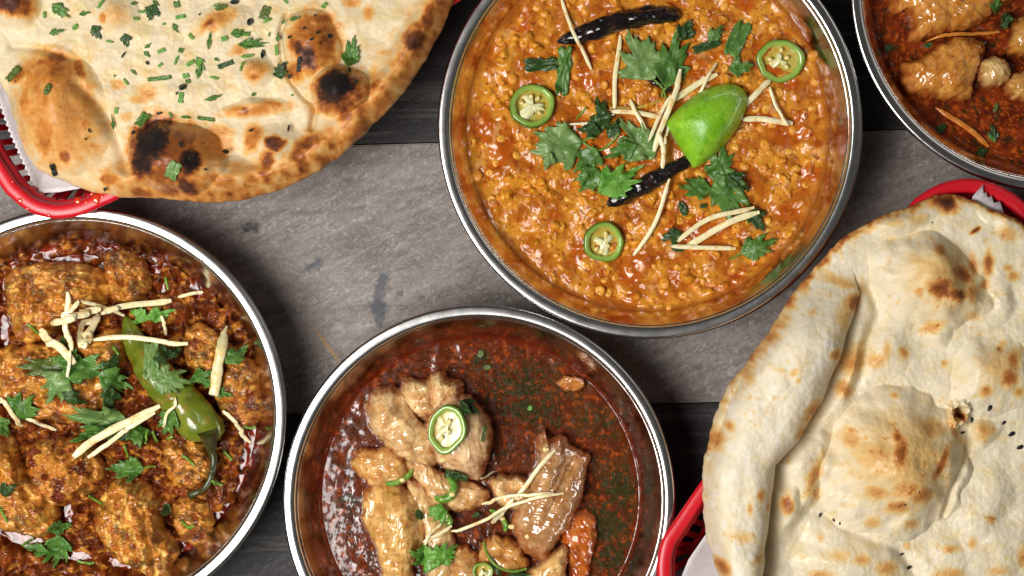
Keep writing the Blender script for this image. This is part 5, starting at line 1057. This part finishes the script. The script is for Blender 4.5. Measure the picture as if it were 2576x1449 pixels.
# ---- trotter bowl
G_P = 'ginger sticks on the trotters'; G_PL = 'cilantro on the trotters'
chilli_slice(*C5([(885, 686)])[0], 98 * S5, 128 * S5, -14, 'largest green chilli slice on the pale bone in the dark stew', 13, seeds=2, plac=.5, tilt=(.08, -.1), lift=.0012)
chilli_slice(*C5([(1066, 1425)])[0], 56 * S5, 54 * S5, 0, 'green chilli slice cut by the bottom photo edge', 14, seeds=1, plac=.6, lift=.0012)
def chilli_arc(pts, wpx, label, seed):
    q = smooth_open(C5(pts), 30); x, y, s = surf_z(q[:, 0], q[:, 1], 4, 'mean'); s = np.convolve(np.pad(s, 4, 'edge'), np.ones(9) / 9, 'valid') + wpx * U * .5
    c = np.array([x.mean(), y.mean(), s.min()]); t = np.linspace(0, 1, 30); V, F = tube_mesh(np.column_stack([x, y, s]) - c, wpx * U * .5 * np.minimum(1, .35 + 4 * np.minimum(t, 1 - t)), 12, sq=1.3)
    col = mixc(lin(80, 134, 34), lin(170, 194, 96), .2 + .5 * noise(V[:, 0] * 500, V[:, 1] * 500, seed))
    root = link('chilli_slice', mesh_np('chilli_slice', V, F, col), MAT_CHILLI, loc=c); tag(root, label, 'chilli', 'green chilli slices'); hm_add(V + c)
    bm = bmesh.new(); bmesh.ops.create_uvsphere(bm, u_segments=10, v_segments=6, radius=1); me = bpy.data.meshes.new('seed'); bm.to_mesh(me); bm.free()
    so = link('seed', me, MAT_SEED, root, V[12 * 15 + 3]); so.scale = (.0014, .0011, .0006)
chilli_arc([(560, 972), (620, 965), (680, 930), (702, 895)], 16, 'thin chilli sliver on the left gristle piece', 1)
chilli_arc([(880, 930), (915, 970), (905, 1030), (860, 1050), (815, 1040)], 22, 'hook-shaped chilli slice below the big bone', 2)
chilli_arc([(1100, 1105), (1150, 1130), (1185, 1180), (1180, 1220)], 16, 'chilli sliver beside the lower ginger stick end', 3)
chilli_arc([(800, 1100), (860, 1120), (895, 1165), (880, 1185)], 20, 'chilli piece under the lone leaf on the pale tendon', 4)
LP = [('tri', 1000, 575, 110, 70, 325, 'wet dark cilantro leaf behind the largest chilli slice', 'dark', 0), ('strip', 1072, 712, 90, 22, 80, 'pale green leaf sliver at the right of the big bone', 'olive', 0), ('strip', 930, 930, 130, 46, 345, 'wet dark cilantro leaf under the big bone', 'dark', 0), ('fan', 830, 1128, 95, 90, 190, 'lone green leaf on the chilli piece by the tendon', 'bright', 0), ('oval', 738, 1130, 60, 36, 300, 'dark leaf scrap on the glossy trotter strip', 'dark', 0), ('fan', 768, 1345, 150, 130, 150, 'large bright cilantro leaf at the bottom of the dark stew', 'bright', 0), ('fan', 880, 1330, 115, 115, 30, 'bright cilantro leaf right of the large bottom one', 'bright', 40), ('strip', 1130, 1400, 110, 26, 300, 'thin leaf by the bottom chilli slice', 'dark', 0), ('tri', 1250, 1440, 110, 40, 10, 'dark leaf at the bottom edge by the split bone', 'dark', 0), ('oval', 1310, 580, 30, 24, 60, 'small green leaf scrap floating in the dark stew', 'bright', 0), ('oval', 1055, 300, 40, 30, 60, 'green herb scrap floating near the top of the dark stew', 'olive', 0), ('oval', 1090, 370, 40, 26, 30, 'olive herb scrap floating below the top one', 'olive', 0), ('oval', 1030, 1130, 40, 26, 30, 'dark scrap under the ginger in the dark stew', 'dark', 0)]
for i, (f, x, y, L, W, a, lb, tn, st) in enumerate(LP):
    X_, Y_ = C5([(x, y)])[0]; leaf(f, X_, Y_, L * S5, W * S5, a, lb, G_PL, tn, i + 81, stem=st * S5)
stem_thing(C5([(1070, 1275), (1090, 1340), (1140, 1400), (1220, 1425), (1290, 1410)]), 7, 'long pale stem looping over the bottom gristle', G_PL)
GP = [([(1438, 798), (1320, 950), (1225, 1050)], 25, 'steep ginger stick on the brown skin flap', 0), ([(1225, 1050), (1170, 1105), (1110, 1172)], 26, 'lower end piece of the steep ginger stick', 0), ([(1430, 1018), (1250, 1040), (1065, 1085)], 20, 'upper of the two long crossing ginger sticks', .0006), ([(1482, 1020), (1200, 1095), (895, 1205)], 19, 'lower of the two long crossing ginger sticks', .001), ([(905, 1190), (830, 1230), (755, 1275)], 22, 'ginger stick at the pale tendon end', .0), ([(850, 1180), (800, 1230), (768, 1290)], 18, 'frayed ginger bit beside the pale tendon', .0), ([(1130, 910), (1090, 930), (1050, 945)], 10, 'tiny ginger thread by the hollow bone', 0)]
for i, (p, w_, lb, lf) in enumerate(GP): ginger(C5(p), w_ * S5, lb, G_P, lf, seed=i + 120)
for (x, y) in C5([(1298, 1245), (1215, 1195), (1390, 795), (860, 848)]):
    X_, Y_, Z_ = solve(x, y); bm = bmesh.new(); bmesh.ops.create_uvsphere(bm, u_segments=12, v_segments=8, radius=1)
    for v in bm.verts: v.co *= 1 + .12 * math.sin(v.co.x * 5 + x)
    me = bpy.data.meshes.new('chilli_seed'); bm.to_mesh(me); bm.free(); o = link('chilli_seed', me, MAT_SEED, loc=(X_, Y_, Z_ + .0004)); o.scale = (.0016, .0012, .0007); tag(o, 'loose pale chilli seed lying on the trotter pieces', 'seed', 'loose chilli seeds')

# ---- corner bowl
G_S = 'ginger sticks in the corner stew'
ginger(C3([(870, 795), (1060, 940), (1260, 1095)]), 46 * S3, 'orange stained ginger stick floating low in the corner stew', G_S, -.0004, (206, 124, 46), 140, taper=(.2, .5))
ginger(C3([(825, 296), (1000, 252), (1340, 222)]), 30 * S3, 'long stained ginger stick between the corner meat pieces', G_S, -.0002, (214, 140, 62), 141, taper=(.2, .5))
for i, (f, x, y, L, W, a, lb, tn) in enumerate([('tri', 1310, 40, 110, 80, 100, 'wet cilantro leaf on the topmost corner meat', 'mid'), ('tri', 1380, 160, 110, 80, 260, 'dark cilantro leaf below the topmost corner meat', 'dark'), ('tri', 1295, 985, 120, 70, 100, 'dark cilantro leaf beside the orange stained ginger', 'dark'), ('strip', 1290, 1030, 70, 30, 320, 'green cilantro sliver below the dark leaf in the corner stew', 'mid'), ('tri', 520, 350, 70, 50, 40, 'small dark herb scrap near the left wall of the corner bowl', 'dark'), ('tri', 1215, 1125, 90, 60, 20, 'dark herb scrap near the bottom of the corner stew', 'dark'), ('oval', 1315, 800, 80, 30, 70, 'olive herb sliver floating under the cartilage knob', 'olive'), ('oval', 900, 960, 120, 60, 30, 'dark herb clump left of the orange stained ginger', 'dark'), ('oval', 800, 345, 70, 40, 20, 'dark herb clump left of the middle meat chunk', 'dark')]):
    X_, Y_ = C3([(x, y)])[0]; leaf(f, X_, Y_, L * S3, W * S3, a, lb, 'cilantro in the corner stew', tn, i + 161, lift=0)

# ---- chopped cilantro on the charred naan
NB = [('fan', 335, 62, 120, 70, 320, 'toothed cilantro leaf near the top left of the charred naan', 'mid'), ('tri', 830, 68, 95, 85, 250, 'dark crumpled cilantro leaf at the top centre of the naan', 'dark'), ('tri', 530, 178, 85, 62, 300, 'dark folded cilantro leaf left of the naan centre', 'dark'), ('tri', 690, 222, 75, 66, 280, 'dark spotted cilantro leaf at the naan centre', 'dark'), ('fan', 1315, 184, 105, 46, 5, 'ragged cilantro leaf above the largest herb leaf on the naan', 'mid'), ('fan', 1385, 237, 165, 58, 5, 'largest ragged cilantro leaf in the naan middle', 'mid'), ('strip', 1447, 72, 90, 58, 70, 'olive cut cilantro leaf at the naan top', 'olive'), ('oval', 1205, 42, 75, 40, 15, 'olive cilantro scrap near the top photo edge', 'olive'), ('fan', 1528, 388, 90, 75, 100, 'dark feathery cilantro leaf left of the toasted bubble', 'dark'), ('fan', 1918, 285, 180, 95, 80, 'large cilantro leaf above the small black bubble', 'mid'), ('strip', 75, 405, 120, 52, 45, 'curled olive leaf on the far left of the naan', 'olive'), ('oval', 262, 487, 78, 42, 70, 'dull green leaf on the golden bubble', 'olive'), ('strip', 780, 655, 100, 70, 60, 'wide cut leaf behind the big black bubble', 'mid'), ('strip', 946, 930, 120, 84, 60, 'pale wrinkled leaf on the big charred bubble', 'pale'), ('strip', 295, 930, 76, 32, 100, 'charred leaf at the lower left naan edge', 'black'), ('strip', 1632, 352, 95, 26, 80, 'charred leaf on the toasted orange bubble', 'black'), ('strip', 870, 430, 155, 28, 5, 'long narrow leaf strip in the naan middle', 'mid'), ('strip', 1232, 353, 108, 34, 20, 'dark long leaf strip right of the naan middle', 'dark'), ('strip', 1125, 650, 112, 24, 352, 'long flat leaf strip near the lower naan middle', 'mid'), ('tri', 1095, 350, 85, 46, 300, 'bright forked leaf in the naan middle', 'bright')]
for i, (f, x, y, L, W, a, lb, tn) in enumerate(NB):
    X_, Y_ = C1([(x, y)])[0]; leaf(f, X_, Y_, L * S1 * .88, W * S1 * .88, a, lb, 'cilantro on the charred naan', tn, i + 201, lift=.0002)
NS = [(465, 78, 66, 24, 8), (245, 82, 42, 17, 90), (410, 148, 46, 32, 40), (312, 178, 88, 32, 12), (550, 25, 62, 17, 55), (735, 18, 42, 18, 10), (745, 105, 36, 20, 0), (780, 66, 62, 14, 0), (965, 22, 46, 38, 60), (985, 95, 66, 22, 12), (960, 155, 62, 22, 300), (895, 133, 20, 15, 0), (600, 228, 52, 16, 345), (808, 250, 46, 18, 35), (883, 280, 52, 22, 20), (803, 298, 46, 20, 315), (875, 355, 32, 22, 40), (965, 330, 66, 16, 70), (990, 275, 38, 26, 30), (1045, 200, 46, 18, 310), (1145, 225, 92, 20, 78), (1225, 212, 42, 30, 20), (1460, 115, 64, 24, 25), (1520, 205, 54, 24, 85), (1508, 275, 66, 20, 95), (1610, 105, 62, 22, 12), (1770, 30, 46, 28, 50), (1350, 305, 88, 22, 8), (1090, 390, 84, 28, 75), (1040, 345, 62, 24, 35), (1185, 325, 32, 16, 330), (1320, 365, 64, 13, 70), (1170, 425, 62, 18, 345), (730, 397, 44, 14, 320), (1015, 415, 42, 30, 20), (1025, 445, 32, 24, 60), (990, 535, 72, 32, 82), (688, 447, 52, 16, 305), (1165, 530, 104, 24, 18), (635, 605, 42, 24, 85), (620, 668, 84, 16, 95), (935, 627, 44, 16, 315), (1015, 642, 66, 20, 355), (1385, 515, 28, 18, 30), (1595, 520, 16, 12, 0), (1550, 120, 36, 14, 60), (1345, 190, 40, 20, 0), (1470, 190, 30, 12, 80), (628, 415, 14, 10, 0), (1180, 30, 40, 12, 10), (850, 20, 46, 18, 320), (1560, 8, 36, 20, 320)]
for i, (x, y, L, W, a) in enumerate(NS):
    X_, Y_ = C1([(x, y)])[0]; leaf(['tri', 'strip', 'oval', 'tri', 'strip'][i % 5], X_, Y_, L * S1 * .86, W * S1 * (.8 if i % 5 in (1, 2) else 1.0), a, 'small chopped green cilantro sliver on the charred naan', 'chopped cilantro slivers on the naan', ['mid', 'bright', 'bright', 'mid', 'bright'][i % 5], i + 301, lift=.0002, name='cilantro_sliver', bend=((i * 37) % 11 - 5) * .05)
NK = [(1280, 12, 46, 28), (1365, 122, 42, 30), (805, 345, 26, 15), (998, 477, 42, 30), (1435, 298, 52, 20), (1240, 830, 34, 26), (1050, 860, 40, 22), (990, 790, 40, 16), (1735, 178, 22, 16), (1803, 200, 30, 28), (1660, 155, 14, 12), (1370, 713, 22, 16), (1578, 700, 46, 10), (965, 510, 12, 14), (580, 1035, 22, 18), (1910, 385, 30, 18), (1945, 445, 26, 20), (735, 725, 24, 30), (1580, 205, 16, 18), (1700, 215, 24, 14), (1750, 235, 14, 12), (1720, 85, 14, 12), (1580, 420, 22, 26), (1555, 350, 18, 26), (1090, 80, 12, 10), (675, 300, 40, 8), (490, 715, 26, 8), (870, 620, 34, 12), (470, 760, 10, 10), (1125, 925, 16, 12)]
for i, (x, y, L, W) in enumerate(NK):
    X_, Y_ = C1([(x, y)])[0]; leaf('oval', X_, Y_, L * S1, W * S1, (i * 67) % 360, 'burnt black herb crumb stuck to the charred naan', 'burnt crumbs on the naan', 'black', i + 401, curl=.5, lift=.0004, name='burnt_crumb', cat='crumb')
# ---- black seeds on the plain naan
MAT_NIG = food_mat('black_seed', rough=.4, color=tuple(lin(26, 20, 18)), var=((600, .3),))
bm = bmesh.new(); bmesh.ops.create_uvsphere(bm, u_segments=10, v_segments=8, radius=1)
for v in bm.verts: v.co.x *= 1.0 + .25 * v.co.y; v.co.z *= .6
sm = bpy.data.meshes.new('black_seed'); bm.to_mesh(sm); bm.free()
for i, (x, y, a) in enumerate(C6([(1225, 850, 30), (1303, 943, 60), (1333, 990, 70), (1275, 903, 50), (1162, 893, 10), (1128, 938, 70), (620, 1232, 20), (668, 1250, -30), (690, 1262, 0), (935, 1420, 60), (910, 1372, 60), (922, 1195, 0), (1255, 640, 0), (1020, 188, 40), (972, 1150, 0)])):
    X_, Y_, Z_ = solve(x, y); o = link('black_seed', sm, MAT_NIG, loc=(X_, Y_, Z_ + .0003)); s_ = [1.5, 1.6, 1.6, 1.1, 1.2, 1.0, 1.0, .8, .7, 1.3, .9, .6, .5, .5, .5][i] * .001
    o.scale = (s_ * .62, s_ * 1.15, s_ * .6); o.rotation_euler = (0, 0, R_(-a)); tag(o, 'tiny black seed on the plain pale naan', 'seed', 'black seeds on the plain naan')
# ---- sauce drops on the left basket rim and one on the bowl rim
MAT_SAUCE = food_mat('sauce_drop', rough=.08, color=tuple(lin(206, 60, 18)), var=((500, .2),), coat=.5)
MAT_SAUCE2 = food_mat('dried_sauce', rough=.4, color=tuple(lin(110, 56, 26)), var=((500, .2),))
def drop_mesh(seed):
    b = np.arange(28) * 2 * math.pi / 28; rr = 1 + .22 * noise(np.cos(b) * 1.5 + seed, np.sin(b) * 1.5, seed); t = np.linspace(.06, 1, 8)
    X = t[:, None] * rr * np.cos(b); Y = t[:, None] * rr * np.sin(b); Z = np.repeat((.34 * np.sqrt(np.clip(1 - t ** 2, 0, 1)))[:, None], 28, 1)
    V = np.vstack([np.stack([X, Y, Z], -1).reshape(-1, 3), [[0, 0, .34]]]); return mesh_np('sauce_drop', V, [ring_faces(8, 28), fan(8 * 28, 0, 28)])
for i, (x, y, r) in enumerate(C1([(525, 1088, 26), (425, 1098, 18), (470, 1105, 9), (110, 1092, 14), (68, 990, 6), (265, 1172, 9), (150, 1136, 10), (560, 1070, 8), (500, 1058, 9)])):
    X_, Y_ = P(x, y, .0573); o = link('sauce_drop', drop_mesh(i), MAT_SAUCE, loc=(X_, Y_, .0572)); o.scale = (r * S1 * U,) * 3; tag(o, 'orange sauce drop on the rim of the left red basket', 'drop', 'sauce drops on the basket rim')
xd, yd = P(506, 656, ZR); o = link('sauce_drop', drop_mesh(33), MAT_SAUCE2, loc=(xd, yd, ZR - .0001)); o.scale = (.0013, .0009, .001); tag(o, 'dried brown sauce spot on the rim of the chicken bowl', 'drop')
